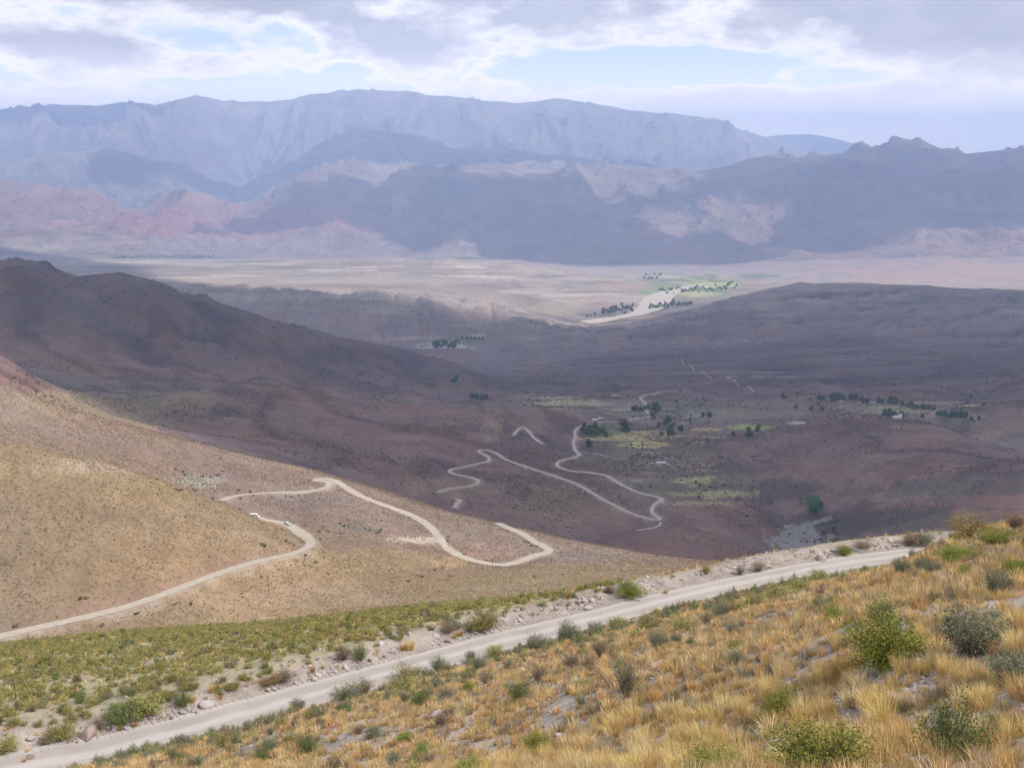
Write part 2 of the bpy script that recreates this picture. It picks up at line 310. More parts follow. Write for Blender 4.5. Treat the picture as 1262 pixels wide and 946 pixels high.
# ---------------------------------------------------------------- land cover (colours of soil, rock and crops, plus painted sun patches on the ranges)
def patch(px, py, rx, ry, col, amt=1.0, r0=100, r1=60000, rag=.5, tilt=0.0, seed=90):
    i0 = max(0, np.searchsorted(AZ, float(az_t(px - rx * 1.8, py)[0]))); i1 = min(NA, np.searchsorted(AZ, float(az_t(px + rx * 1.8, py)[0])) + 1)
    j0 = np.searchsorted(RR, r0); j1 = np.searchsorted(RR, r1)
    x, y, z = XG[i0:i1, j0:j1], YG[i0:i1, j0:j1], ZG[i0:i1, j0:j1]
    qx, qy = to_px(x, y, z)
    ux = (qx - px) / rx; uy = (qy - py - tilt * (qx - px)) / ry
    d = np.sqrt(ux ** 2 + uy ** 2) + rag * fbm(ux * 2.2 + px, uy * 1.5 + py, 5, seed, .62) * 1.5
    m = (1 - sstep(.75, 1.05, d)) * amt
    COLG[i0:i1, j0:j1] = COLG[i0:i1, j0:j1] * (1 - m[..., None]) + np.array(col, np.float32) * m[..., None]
def mul(s, f): COLG[:, s] *= f[..., None].astype(np.float32)
# broad soil variation
s, w = band(100, 11500, 300, 10000)
mul(s, 1 + w * .20 * fbm(XG[:, s] / 230, YG[:, s] / 230, 4, 101) + w * .12 * fbm(XG[:, s] / 1100, YG[:, s] / 1100, 3, 111))
n = fbm(XG[:, s] / 160 + 9, YG[:, s] / 160, 4, 121)[..., None] * w[..., None]
COLG[:, s] += (n * np.array([.035, -.004, -.03])).astype(np.float32)
s, w = band(900, 3400, 1100, 3000)
ln = np.clip(1 - 7 * np.abs(fbm(XG[:, s] / 300 + 5, YG[:, s] / 420, 4, 151)), 0, 1) + .6 * np.clip(1 - 9 * np.abs(fbm(XG[:, s] / 130, YG[:, s] / 190 + 7, 3, 155)), 0, 1)
mul(s, 1 - w * .38 * np.clip(ln, 0, 1)); mul(s, 1 + w * .22 * fbm(XG[:, s] / 60, YG[:, s] / 90, 4, 157))
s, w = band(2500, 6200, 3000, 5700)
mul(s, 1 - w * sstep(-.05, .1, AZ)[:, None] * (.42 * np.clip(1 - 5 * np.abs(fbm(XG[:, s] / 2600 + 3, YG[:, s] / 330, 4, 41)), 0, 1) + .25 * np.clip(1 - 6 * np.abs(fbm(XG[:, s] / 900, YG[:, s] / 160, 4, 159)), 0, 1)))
s, w = band(3700, 10000, 4200, 9500)
mul(s, 1 + w * .38 * fbm(XG[:, s] / 260, YG[:, s] / 420, 5, 161))
# rock shows where the far ranges are steep; pale and reddish strata
s, w = band(10500, 60000, 12000, 59000)
n1 = fbm(XG[:, s] / 1500, YG[:, s] / 1900, 5, 131); n2 = fbm(XG[:, s] / 420, YG[:, s] / 900, 4, 141); n3 = fbm((ZG[:, s] + 60 * n1) / 70, XG[:, s] / 3000, 3, 145)
mul(s, 1 + w * (.45 * n1 + .30 * n2 + .18 * n3))
COLG[:, s] += (w[..., None] * np.clip(n1 * n2 * 3 + .1, 0, .5)[..., None] * np.array([.16, .03, .01])).astype(np.float32)
REDR = (.38,.17,.14); PALE = (.46,.36,.29)
for a_ in [(70,252,110,14,(.38,.2,.17),.6,11000,17500), (225,250,60,16,(.44,.24,.17),.75,11500,16500), (300,275,110,22,REDR,.8,11500,16000), (190,275,90,14,REDR,.7,11500,16000), (390,268,80,16,REDR,.6,11500,16000), (60,300,120,9,PALE,.5,11000,14000),
           (440,225,90,9,(.36,.29,.22),.5,12000,17500), (780,222,100,8,(.38,.27,.2),.6,14000,17500), (620,215,120,5,(.46,.33,.25),.6,14000,17500), (490,248,12,14,PALE,.7,12000,17500), (470,280,50,10,(.4,.17,.14),.45,11500,16000),  # the wide crest entries put sunlit patches into the colour
           (870,273,60,13,(.36,.28,.21),.6,11500,16000), (930,205,50,9,(.44,.28,.21),.7,15000,18500), (1180,335,150,16,(.38,.25,.20),.8,7000,12000), (1210,300,120,16,(.40,.26,.21),.7,9500,14000), (1090,350,140,7,(.38,.28,.22),.7,7000,10000),  # first entry is a sunlit spot painted on the flank
           (700,160,160,28,(.36,.29,.2),.5,24000,29000), (610,140,40,22,(.42,.34,.26),.5,24000,29000), (850,180,60,18,(.4,.33,.25),.5,24000,29000)]:
    patch(*a_, rag=.9, seed=int(a_[0]))
# near and mid slopes
for a_ in [(90,590,150,26,(.25,.175,.09),.5,400,600), (60,640,160,50,(.22,.165,.11),.5,400,600), (120,575,110,9,(.34,.27,.21),.5,430,640), (200,610,90,12,(.25,.175,.09),.4,400,600), (330,640,70,16,(.25,.175,.09),.5,400,640),
           (170,545,160,26,(.215,.15,.118),.7,600,900), (330,590,120,18,(.20,.14,.115),.7,600,900), (440,640,110,24,(.21,.145,.118),.6,560,900), (245,592,36,8,(.27,.26,.22),.7,600,800), (470,690,130,13,(.31,.215,.11),.6,400,700),
           (60,500,60,16,(.25,.19,.125),.5,600,900), (560,690,20,12,(.42,.29,.16),.6,560,900), (600,680,60,13,(.30,.19,.14),.5,560,800), (740,700,120,9,(.30,.21,.11),.5,400,800), (400,735,140,18,(.265,.195,.135),.5,380,600), (630,720,90,12,(.26,.2,.13),.6,380,600),
           (435,649,40,7,(.15,.125,.105),.8,560,800), (515,665,34,4,(.46,.40,.32),.9,560,800), (120,500,160,26,(.24,.19,.115),.6,950,1600), (560,600,70,12,(.25,.18,.11),.5,950,1500), (700,620,90,24,(.2,.15,.10),.5,950,1500),
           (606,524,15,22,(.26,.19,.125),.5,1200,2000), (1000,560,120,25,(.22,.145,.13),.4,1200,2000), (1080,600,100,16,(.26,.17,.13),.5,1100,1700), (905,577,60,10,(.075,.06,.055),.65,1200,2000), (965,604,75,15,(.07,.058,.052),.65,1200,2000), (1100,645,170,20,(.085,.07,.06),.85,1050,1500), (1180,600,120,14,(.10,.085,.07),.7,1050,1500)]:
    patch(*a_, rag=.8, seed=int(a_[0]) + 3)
patch(985, 662, 36, 20, (.27,.245,.235), .85, 1150, 1600, .8, seed=12)
# fields, scrub and river flats on the valley floors
STR=(.42,.34,.17); GRN=(.10,.14,.05); YG_=(.30,.31,.12); SCR=(.13,.12,.085)
for a_ in [(790,560,90,22,SCR,.7,1200,2300), (850,600,80,24,SCR,.6,1100,2000), (785,536,62,6,STR,.85,1400,2300,.35), (745,530,30,8,GRN,.8,1400,2300), (795,548,34,4.5,(.46,.39,.18),.95,1400,2300,.3), (760,541,60,2.5,STR,.7,1400,2300,.3), (860,592,30,5,(.36,.32,.15),.8,1100,2000), (880,608,60,4,(.34,.31,.15),.8,1100,2000),
           (860,620,50,3,(.36,.3,.16),.6,1100,2000), (700,497,55,4,(.40,.33,.2),.85,1800,2600), (685,490,40,2,(.38,.31,.2),.7,1800,2600), (925,526,34,4,YG_,.85,1500,2400,.3), (870,529,24,2,STR,.8,1500,2400,.3), (981,521,13,2,(.46,.38,.26),.95,1500,2600,.3), (935,523,12,2,GRN,.8,1500,2400,.3),
           (1090,503,90,9,(.2,.16,.11),.6,1900,2700), (1120,507,70,3,(.32,.25,.16),.7,1900,2700), (1185,516,14,2,YG_,.7,1900,2700), (1158,505,12,1.5,(.5,.42,.34),.9,1900,2700,.3), (1110,496,80,1.2,(.33,.27,.22),.8,1900,2900), (840,498,50,12,SCR,.5,1700,2600), (860,512,24,10,(.24,.21,.18),.5,1700,2500),
           (560,420,60,6,GRN,.5,3900,4600), (545,424,34,3,(.4,.33,.25),.7,3900,4400), (590,413,14,2,(.5,.42,.34),.9,4000,4800), (545,428,40,1.2,(.5,.42,.36),.9,3900,4400), (650,417,90,14,(.25,.19,.165),.4,4000,4900),
           (735,372,44,9,(.30,.215,.17),.75,5000,7500), (690,378,40,9,(.33,.27,.2),.6,4800,7500), (785,352,30,5,(.34,.24,.19),.7,6000,8500), (750,350,22,7,(.36,.23,.18),.7,5500,8500), (335,368,60,6,(.36,.31,.22),.5,4400,5200), (270,365,30,5,(.36,.31,.22),.5,4400,5200), (470,382,50,6,(.36,.31,.22),.5,4300,5200), (430,395,60,8,(.33,.2,.17),.5,4200,5000),
           (330,345,200,7,(.34,.29,.23),.5,5000,9000), (560,345,200,6,(.36,.30,.24),.5,5000,9000),
           (200,317,90,2.5,(.09,.12,.07),.7,9000,12500), (150,323,60,1.5,(.48,.4,.3),.8,8000,12500), (330,328,90,2.2,(.5,.42,.3),.6,7500,9500), (30,306,60,3,(.45,.38,.3),.6,9000,13000), (560,319,60,1.6,(.10,.13,.07),.8,9500,12500),
           (850,356,60,12,(.20,.23,.10),.8,6000,10500), (880,350,40,5,(.36,.38,.15),.85,6500,10500,.3), (825,341,26,3,(.5,.43,.3),.9,7500,10500,.3), (860,362,30,4,(.40,.38,.2),.8,6000,9500,.3), (835,345,60,5,(.12,.15,.07),.5,6500,10500), (930,340,34,3,(.12,.15,.08),.7,7500,11000), (760,325,60,2,(.1,.13,.08),.5,9500,12500)]:
    patch(*a_[:8], rag=a_[8] if len(a_) > 8 else .6, seed=int(a_[0]) + 7)
# many small plots, walls and scrubby strips on the valley floors
prg = np.random.default_rng(44)
for (x0, x1, y0, y1, n_, rxr, ryr, pal_, r0_, r1_) in ((780,900,528,622,46,(6,26),(.8,2.2),(STR,YG_,SCR,(.10,.11,.06),(.24,.2,.13),(.09,.085,.06)),1100,2100), (640,780,484,506,16,(8,26),(.7,1.4),(STR,SCR,(.3,.25,.17),(.13,.11,.08)),1800,2700),
      (1010,1210,492,520,34,(6,24),(.6,1.3),(STR,YG_,SCR,(.12,.13,.07),(.28,.22,.16)),1900,2800), (780,870,488,528,22,(6,18),(.7,1.6),(SCR,(.12,.12,.07),(.3,.27,.2),(.2,.18,.15)),1500,2600), (700,800,384,350,1,(6,10),(1,2),(STR,),6000,9000), (830,910,338,362,18,(8,24),(.8,2),(GRN,YG_,(.12,.16,.07),STR,(.4,.36,.26)),6000,10500),
      (130,420,322,350,26,(20,70),(.7,1.8),((.38,.32,.26),(.20,.165,.14),(.40,.33,.26),(.18,.15,.12)),5500,9800), (420,780,322,372,34,(16,60),(.8,2.4),((.42,.35,.28),(.22,.17,.14),(.36,.28,.22),(.19,.15,.125),(.48,.41,.33)),5000,9800),
      (840,1262,360,470,40,(30,120),(.6,1.6),((.13,.10,.09),(.11,.09,.075),(.20,.15,.13)),2600,5800), (200,680,362,420,30,(14,50),(1,3),((.30,.24,.20),(.17,.13,.12),(.26,.18,.16),(.33,.28,.22)),4200,5200)):
    for _ in range(n_):
        c_ = np.array(pal_[int(prg.integers(0, len(pal_)))]) * prg.uniform(.85, 1.15)
        patch(prg.uniform(x0, x1), prg.uniform(min(y0,y1), max(y0,y1)), prg.uniform(*rxr), prg.uniform(*ryr), tuple(c_), float(prg.uniform(.45, .85)), r0_, r1_, .5, tilt=float(prg.normal(0, .02)), seed=int(prg.integers(0, 999)))
# soil spilled and scraped along the graded roads
for D_, hw, up_ in ROAD_D:
    i, j = np.where(D_ < hw + 9)
    dd = D_[i, j] + 5.5 * fbm(XG[i, j] / 7.0, YG[i, j] / 7.0, 4, 153)
    w_ = ((1 - sstep(hw - 1, hw + 4.5, dd)) * (.55 + .4 * fbm(XG[i, j] / 14.0, YG[i, j] / 14.0, 3, 154))).astype(np.float32).clip(0, 1)
    COLG[i, j] = COLG[i, j] * (1 - w_[:, None]) + np.where(up_[i, j][:, None] > .25, np.array((.23,.145,.125), np.float32), np.array((.35,.285,.235), np.float32)) * w_[:, None]
# gravel beside the near road, verge rubble
m = np.zeros((NA, NR), np.float32)
outer = (RR[None, :] > np.interp(AZ, np.sort(np.arctan2(P_near[:, 0], P_near[:, 1])), np.hypot(P_near[:, 0], P_near[:, 1])[np.argsort(np.arctan2(P_near[:, 0], P_near[:, 1]))])[:, None])
i, j = np.where((D_near < 6.5) & (outer | (D_near < 1.4)))
dd = D_near[i, j] + 1.6 * fbm(XG[i, j] / 3.0, YG[i, j] / 3.0, 3, 151)
w_ = (1 - sstep(3.4, 5.4, dd)).astype(np.float32)
COLG[i, j] = COLG[i, j] * (1 - w_[:, None]) + np.array((.33,.275,.24), np.float32) * w_[:, None]
# the green shrub slope: dry grass litter between the shrubs
s, w = band(66, 260, 74, 200)
green = w * sstep(3.5, 5, np.minimum(D_near[:, s], 9))
COLG[:, s] = COLG[:, s] * (1 - .7 * green[..., None]) + np.array((.30,.26,.15), np.float32) * .7 * green[..., None]

def mesh_from(name, verts, faces_flat, nper, mat, parent=None, smooth=True, cols=None, cname='cover'):
    me = bpy.data.meshes.new(name); n = len(verts)
    me.vertices.add(n); me.vertices.foreach_set('co', np.ascontiguousarray(verts, np.float32).ravel())
    faces_flat = np.ascontiguousarray(faces_flat, np.int32).ravel(); nf = len(faces_flat) // nper
    me.loops.add(len(faces_flat)); me.loops.foreach_set('vertex_index', faces_flat)
    me.polygons.add(nf); me.polygons.foreach_set('loop_start', np.arange(0, nf * nper, nper, dtype=np.int32))
    if smooth: me.polygons.foreach_set('use_smooth', np.ones(nf, bool))
    if cols is not None:
        at_ = me.color_attributes.new(cname, 'FLOAT_COLOR', 'POINT')
        c4 = np.ones((n, 4), np.float32); c4[:, :3] = cols; at_.data.foreach_set('color', c4.ravel())
    me.update(calc_edges=True)
    if mat: me.materials.append(mat)
    o = bpy.data.objects.new(name, me); COL.objects.link(o)
    if parent is not None: o.parent = parent
    return o
def tag(o, label=None, cat=None, group=None, kind=None):
    for k, v in (('label', label), ('category', cat), ('group', group), ('kind', kind)):
        if v: o[k] = v
    return o

# ---------------------------------------------------------------- materials
def nmat(name):
    m = bpy.data.materials.new(name); m.use_nodes = True; nt = m.node_tree; nt.nodes.clear()
    return m, nt, nt.nodes, nt.links
class NB:
    def __init__(s, nt): s.nt = nt
    def n(s, t, **k):
        o = s.nt.nodes.new(t)
        for a, b in k.items():
            if a.startswith('i_'):
                key = a[2:]; key = int(key) if key.isdigit() else key.replace('_', ' ')
                o.inputs[key].default_value = b
            else: setattr(o, a, b)
        return o
    def l(s, a, b): s.nt.links.new(a, b)
    def noise(s, vec, scale, detail=4, rough=.55):
        o = s.n('ShaderNodeTexNoise', i_Scale=scale, i_Detail=detail, i_Roughness=rough); s.l(vec, o.inputs['Vector']); return o.outputs['Fac']
    def math(s, op, a, b=None, clamp=False):
        o = s.n('ShaderNodeMath', operation=op, use_clamp=clamp)
        for i, v in enumerate((a, b)):
            if v is None: continue
            if isinstance(v, (int, float)): o.inputs[i].default_value = v
            else: s.l(v, o.inputs[i])
        return o.outputs[0]
    def rng(s, v, a, b, c, d):
        o = s.n('ShaderNodeMapRange'); s.l(v, o.inputs[0])
        for i, q in enumerate((a, b, c, d)): o.inputs[i+1].default_value = q
        return o.outputs[0]
    def mix(s, f, a, b, mode='MIX'):
        o = s.n('ShaderNodeMix', data_type='RGBA', blend_type=mode)
        if isinstance(f, (int, float)): o.inputs[0].default_value = f
        else: s.l(f, o.inputs[0])
        for i, v in ((6, a), (7, b)):
            if isinstance(v, tuple): o.inputs[i].default_value = (*v[:3], 1)
            else: s.l(v, o.inputs[i])
        return o.outputs[2]
def land_mat(name, scales, bumps, stones=True):
    m, nt, N, L = nmat(name); b = NB(nt)
    geo = b.n('ShaderNodeNewGeometry').outputs['Position']
    col = b.n('ShaderNodeVertexColor', layer_name='cover').outputs['Color']
    f = None; h = None
    for sc, amt in scales:
        q = b.rng(b.noise(geo, sc, 5, .6), .25, .75, 1 - amt, 1 + amt)
        f = q if f is None else b.math('MULTIPLY', f, q)
    comb = b.n('ShaderNodeCombineXYZ')
    for i in range(3): b.l(f, comb.inputs[i])
    c = b.mix(1.0, col, comb.outputs[0], 'MULTIPLY')
    if stones:
        v = b.n('ShaderNodeTexVoronoi', i_Scale=2.2, i_Randomness=1.0); b.l(geo, v.inputs['Vector'])
        sm = b.rng(v.outputs['Distance'], .12, .22, 1, 0)
        pk = b.math('GREATER_THAN', v.outputs['Color'], .62)
        c = b.mix(b.math('MULTIPLY', sm, b.math('MULTIPLY', pk, .6)), c, (.50,.44,.41))
    bs = b.n('ShaderNodeBsdfPrincipled', i_Roughness=.95); bs.inputs['Specular IOR Level'].default_value = .15
    b.l(c, bs.inputs['Base Color'])
    prev = None
    for sc, dist, st in bumps:
        bp = b.n('ShaderNodeBump', i_Strength=st, i_Distance=dist); b.l(b.noise(geo, sc, 6, .6), bp.inputs['Height'])
        if prev: b.l(prev, bp.inputs['Normal'])
        prev = bp.outputs[0]
    b.l(prev, bs.inputs['Normal'])
    o = b.n('ShaderNodeOutputMaterial'); b.l(bs.outputs[0], o.inputs[0])
    return m
M_land = land_mat('dry_soil', [(6.0,.22),(.8,.26),(.11,.22),(.018,.18)], [(9,.05,.5),(1.1,.35,.7),(.16,2.0,.6)])
M_hill = land_mat('range_rock', [(.02,.22),(.004,.25)], [(.03,26,1.0),(.008,110,1.0)], stones=False)

def sheet(name, j0, j1, mat):
    n = j1 - j0
    V = np.stack([XG[:, j0:j1], YG[:, j0:j1], ZG[:, j0:j1]], -1).reshape(-1, 3)
    idx = np.arange(NA * n).reshape(NA, n)
    nx = np.roll(idx, -1, axis=0)
    F = np.stack([idx[:, :-1], idx[:, 1:], nx[:, 1:], nx[:, :-1]], -1)
    o = mesh_from(name, V, F, 4, mat, cols=COLG[:, j0:j1].reshape(-1, 3)); o['kind'] = 'structure'
    return o
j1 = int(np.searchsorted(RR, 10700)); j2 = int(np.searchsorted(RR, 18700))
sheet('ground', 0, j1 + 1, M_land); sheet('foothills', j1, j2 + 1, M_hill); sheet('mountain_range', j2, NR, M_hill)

# roads and river beds
def gravel_mat(name, c1, c2, track=False):
    m, nt, N, L = nmat(name); b = NB(nt)
    geo = b.n('ShaderNodeNewGeometry').outputs['Position']
    c = b.mix(b.rng(b.noise(geo, .35, 5, .6), .35, .65, 0, 1), c1, c2)
    c = b.mix(b.rng(b.noise(geo, 7, 4, .7), .3, .7, 0, .55), c, tuple(x * .72 for x in c1))
    if track:
        uv = b.n('ShaderNodeVertexColor', layer_name='lane').outputs['Color']
        sp = b.n('ShaderNodeSeparateColor'); b.l(uv, sp.inputs[0])
        w = b.n('ShaderNodeMath', operation='SINE'); wob_ = b.math('ADD', b.math('MULTIPLY', sp.outputs[0], 12.56), b.math('MULTIPLY', b.noise(geo, .35, 3), 3.2)); b.l(wob_, w.inputs[0])
        c = b.mix(b.rng(w.outputs[0], -.4, .8, 0, .5), c, (.46,.42,.40))
    bs = b.n('ShaderNodeBsdfPrincipled', i_Roughness=.95); bs.inputs['Specular IOR Level'].default_value = .1; b.l(c, bs.inputs['Base Color'])
    bp = b.n('ShaderNodeBump', i_Strength=.6, i_Distance=.05); b.l(b.noise(geo, 8, 5, .7), bp.inputs['Height']); b.l(bp.outputs[0], bs.inputs['Normal'])
    o = b.n('ShaderNodeOutputMaterial'); b.l(bs.outputs[0], o.inputs[0]); return m
M_road = gravel_mat('pale_gravel', (.38,.335,.305), (.315,.272,.245), True)
M_road2 = gravel_mat('pale_dust', (.43,.37,.30), (.37,.31,.25))
M_road3 = gravel_mat('grey_dust', (.50,.43,.39), (.42,.36,.33))
M_river = gravel_mat('river_gravel', (.56,.48,.39), (.42,.37,.31))
def ribbon(name, P, width, lift, mat, nx=6, rag=.12, hug=True):
    P = np.asarray(P); n = len(P)
    T = np.gradient(P[:, :2], axis=0); T /= np.linalg.norm(T, axis=1)[:, None] + 1e-9
    Nn = np.stack([-T[:, 1], T[:, 0]], 1)
    wl = (np.full(n, width) if np.isscalar(width) else np.asarray(width)) / 2
    s_ = np.concatenate([[0], np.cumsum(np.linalg.norm(np.diff(P[:, :2], axis=0), axis=1))]); W = float(np.mean(wl))
    eL = wl * (1 + rag * fbm(s_ / (W * 1.6), s_ * 0 + 3, 4, 7)); eR = wl * (1 + rag * fbm(s_ / (W * 1.6), s_ * 0 + 9, 4, 8))
    q = np.linspace(-1, 1, nx)
    off = np.where(q[None, :] < 0, q[None, :] * eL[:, None], q[None, :] * eR[:, None])
    X = P[:, 0:1] + Nn[:, 0:1] * off; Y = P[:, 1:2] + Nn[:, 1:2] * off
    Z = np.repeat(P[:, 2:3], nx, 1)
    g = ground(X, Y)
    Z = np.maximum(Z, g) + lift if hug else g + lift
    V = np.stack([X, Y, Z], -1).reshape(-1, 3)
    idx = np.arange(n * nx).reshape(n, nx)
    F = np.stack([idx[:-1, :-1], idx[1:, :-1], idx[1:, 1:], idx[:-1, 1:]], -1)
    lane = np.zeros((n, nx, 3), np.float32); lane[..., 0] = (q + 1) / 2
    o = mesh_from(name, V, F, 4, mat, cols=lane.reshape(-1, 3), cname='lane'); o['kind'] = 'structure'; return o
ribbon('gravel_road', P_near, 2 * np.interp(to_px(*P_near.T)[0], [0, 300, 600, 840], [2.25, 1.85, 1.5, 1.35]), .02, M_road, 21, .13)
ribbon('dirt_road', np.vstack([P_low]), np.interp(np.arange(len(P_low)), [0, len(P_low)*.72, len(P_low)*.84, len(P_low)*.93, len(P_low)], [5.0, 5.2, 8.5, 5.0, 4.4]), .10, M_road2, 7, .22)
ribbon('dirt_road', P_mid, 5.6 + 1.2 * fbm(np.arange(len(P_mid)) / 60, np.zeros(len(P_mid)), 2, 5), .12, M_road2, 7, .3)
ribbon('dirt_track', P_s, 4.4, .16, M_road2, 5, .3)
ribbon('dirt_road', P_c0, 5, .2, M_road3, 5)
ribbon('dirt_road', P_c, 4.4, .2, M_road3, 7, .3)
ribbon('dirt_track', P_t, 4.2, .2, M_road3, 5)
for P in P_tr: ribbon('dirt_track', P, 2.6, .25, M_road3, 5, .3)
def river(pxs, ws, step, rmin, mat, lift):
    P = make_path(pxs, step, rmin, step * 6)
    return ribbon('river_bed', P, np.interp(np.linspace(0, 1, len(P)), np.linspace(0, 1, len(ws)), ws), lift, mat, 9, .55, hug=False)
river([(1012,690),(1000,684),(985,676),(972,667),(982,658),(992,650),(1005,643),(1022,637),(1030,634)], [16,40,56,60,54,40,24,12,6], 4, 900, gravel_mat('wet_gravel', (.27,.25,.25), (.21,.2,.2)), .5)
river([(716,398),(735,396),(760,392),(785,387),(800,380),(806,374),(812,368),(822,362),(838,357),(855,352),(880,350)], [60,120,150,150,170,170,150,120,90,60,30], 25, 4900, M_river, 2.0)
river([(545,430),(552,429),(562,427),(572,425)], [20,40,40,10], 12, 3700, M_river, 1.0)

# ---------------------------------------------------------------- sun, sky
SUN_EL, SUN_AZ = R(51), R(104)       # bearing clockwise from +Y: high, to the right and a little behind
SD = np.array([math.cos(SUN_EL) * math.sin(SUN_AZ), math.cos(SUN_EL) * math.cos(SUN_AZ), math.sin(SUN_EL)])
sl = bpy.data.lights.new('sun', 'SUN'); sl.energy = 4.6; sl.angle = R(.55); sl.color = (1, .955, .88)
so = bpy.data.objects.new('sun', sl); COL.objects.link(so)
from mathutils import Vector
so.rotation_euler = Vector(SD).to_track_quat('Z', 'Y').to_euler()
W = bpy.data.worlds.new('World'); scene.world = W; W.use_nodes = True; nt = W.node_tree; nt.nodes.clear(); b = NB(nt)
sky = b.n('ShaderNodeTexSky', sky_type='NISHITA', sun_disc=False, sun_elevation=SUN_EL, sun_rotation=SUN_AZ, altitude=3000, air_density=1, dust_density=1, ozone_density=1)
tc = b.n('ShaderNodeTexCoord').outputs['Generated']
sep = b.n('ShaderNodeSeparateXYZ'); b.l(tc, sep.inputs[0]); z = sep.outputs[2]; x = sep.outputs[0]
def stretch(sx, sz, ox=0):
    c = b.n('ShaderNodeCombineXYZ')
    b.l(b.math('ADD', b.math('MULTIPLY', x, sx), ox), c.inputs[0]); b.l(b.math('MULTIPLY', sep.outputs[1], sx), c.inputs[1]); b.l(b.math('MULTIPLY', z, sz), c.inputs[2]); return c.outputs[0]
v1 = stretch(5.5, 14, 2.9)
big = b.noise(v1, 1.0, 7, .56)
fine = b.noise(stretch(15, 36, 4.7), 1.0, 8, .6)
def gap(cx, cz, rx, rz, amt):
    dx = b.math('DIVIDE', b.math('SUBTRACT', x, cx), rx); dz = b.math('DIVIDE', b.math('SUBTRACT', z, cz), rz)
    d = b.math('ADD', b.math('MULTIPLY', dx, dx), b.math('MULTIPLY', dz, dz))
    f = b.math('SUBTRACT', 1, b.math('GREATER_THAN', sep.outputs[1], 0)) ; f = b.math('SUBTRACT', 1, f)
    return b.math('MULTIPLY', b.math('MULTIPLY', b.rng(d, 0, 1, 1, 0), amt), f)
# darker, thicker cloud high up; broken bright cloud low over the ranges
cov = b.math('ADD', b.math('ADD', b.rng(z, .06, .125, .0, .17), big), b.math('MULTIPLY', b.math('SUBTRACT', fine, .5), .6))
cov = b.math('SUBTRACT', cov, gap(.10, .082, .15, .018, .30)); cov = b.math('SUBTRACT', cov, gap(-.40, .155, .05, .012, .1))
cov = b.math('ADD', cov, gap(.45, .11, .20, .09, .16)); cov = b.math('ADD', cov, gap(-.36, .085, .22, .02, .12)); cov = b.math('ADD', cov, gap(.22, .045, .5, .022, .2))
zen = b.rng(z, .2, .6, 0, .16); cov = b.math('SUBTRACT', cov, zen)
mask = b.math('MAXIMUM', b.rng(cov, .45, .54, 0, 1), b.rng(z, .035, .082, 1, 0))
thick = b.math('MULTIPLY', b.rng(cov, .53, .68, 0, 1), b.rng(z, .045, .095, .15, 1))
S = 10.0
white = (1.16*S, 1.14*S, 1.14*S); grey = (.47*S, .465*S, .50*S)
cl = b.mix(thick, white, grey)
cl = b.mix(b.math('MULTIPLY', b.rng(fine, .42, .62, 0, 1), .25), cl, (.9*S, .9*S, .95*S))
skyc = b.mix(.65, sky.outputs[0], (.85*S, 1.02*S, 1.22*S))
fin0 = b.mix(mask, skyc, cl)
lowb = b.math('MULTIPLY', b.rng(z, .02, .22, 1.75, 1.0), b.rng(z, .035, .10, 1.9, 1.0)); vsn = b.n('ShaderNodeVectorMath', operation='SCALE'); b.l(fin0, vsn.inputs[0]); b.l(lowb, vsn.inputs['Scale']); fin = b.mix(b.rng(z, .05, .16, 1, 0), vsn.outputs[0], (1.20, 1.03, .82), 'MULTIPLY')
bg = b.n('ShaderNodeBackground', i_Strength=.1); b.l(fin, bg.inputs[0])
o = b.n('ShaderNodeOutputWorld'); b.l(bg.outputs[0], o.inputs[0])

# ---------------------------------------------------------------- haze: one closed box of clear mountain air
def box_mesh(name, lo, hi, mat):
    v = [(x_, y_, z_) for x_ in (lo[0], hi[0]) for y_ in (lo[1], hi[1]) for z_ in (lo[2], hi[2])]
    f = [(0,1,3,2),(4,6,7,5),(0,4,5,1),(2,3,7,6),(0,2,6,4),(1,5,7,3)]
    return mesh_from(name, np.array(v), np.array(f), 4, mat, smooth=False)
mh, nt, N, L = nmat('mountain_air'); b = NB(nt)
pv = b.n('ShaderNodeVolumePrincipled'); pv.inputs['Color'].default_value = (.48, .65, 1, 1); pv.inputs['Density'].default_value = HAZE = 6.3e-5; pv.inputs['Anisotropy'].default_value = 0.0
o = b.n('ShaderNodeOutputMaterial'); b.l(pv.outputs[0], o.inputs['Volume'])
zmin = float(ZG.min()); zmax = float(ZG.max())
hz = box_mesh('haze', (-46500, -47800, zmin - 30), (49100, 46500, zmax + 60), mh); hz['kind'] = 'stuff'

# ---------------------------------------------------------------- clouds overhead, thick lumpy bodies that shade the valley
mc, nt, N, L = nmat('cloud_white'); b = NB(nt)
d1 = b.n('ShaderNodeBsdfDiffuse', i_Color=(.92,.92,.94,1)); d2 = b.n('ShaderNodeBsdfTranslucent', i_Color=(.9,.9,.93,1)); mx = b.n('ShaderNodeMixShader', i_0=.45); b.l(d1.outputs[0], mx.inputs[1]); b.l(d2.outputs[0], mx.inputs[2])
tr = b.n('ShaderNodeBsdfTransparent'); mx2 = b.n('ShaderNodeMixShader')
th = b.n('ShaderNodeVertexColor', layer_name='body').outputs['Color']
b.l(b.rng(th, 0, .6, 1, .07), mx2.inputs[0]); b.l(mx.outputs[0], mx2.inputs[1]); b.l(tr.outputs[0], mx2.inputs[2])
o = b.n('ShaderNodeOutputMaterial'); b.l(mx2.outputs[0], o.inputs[0])
def gpt(px, r):
    a = float(az_t(px, 400)[0]); x_ = math.sin(a) * r; y_ = math.cos(a) * r
    return x_, y_, float(ground(x_, y_))
def outline(near, far):
    return [gpt(*p) for p in near] + [gpt(*p) for p in reversed(far)]
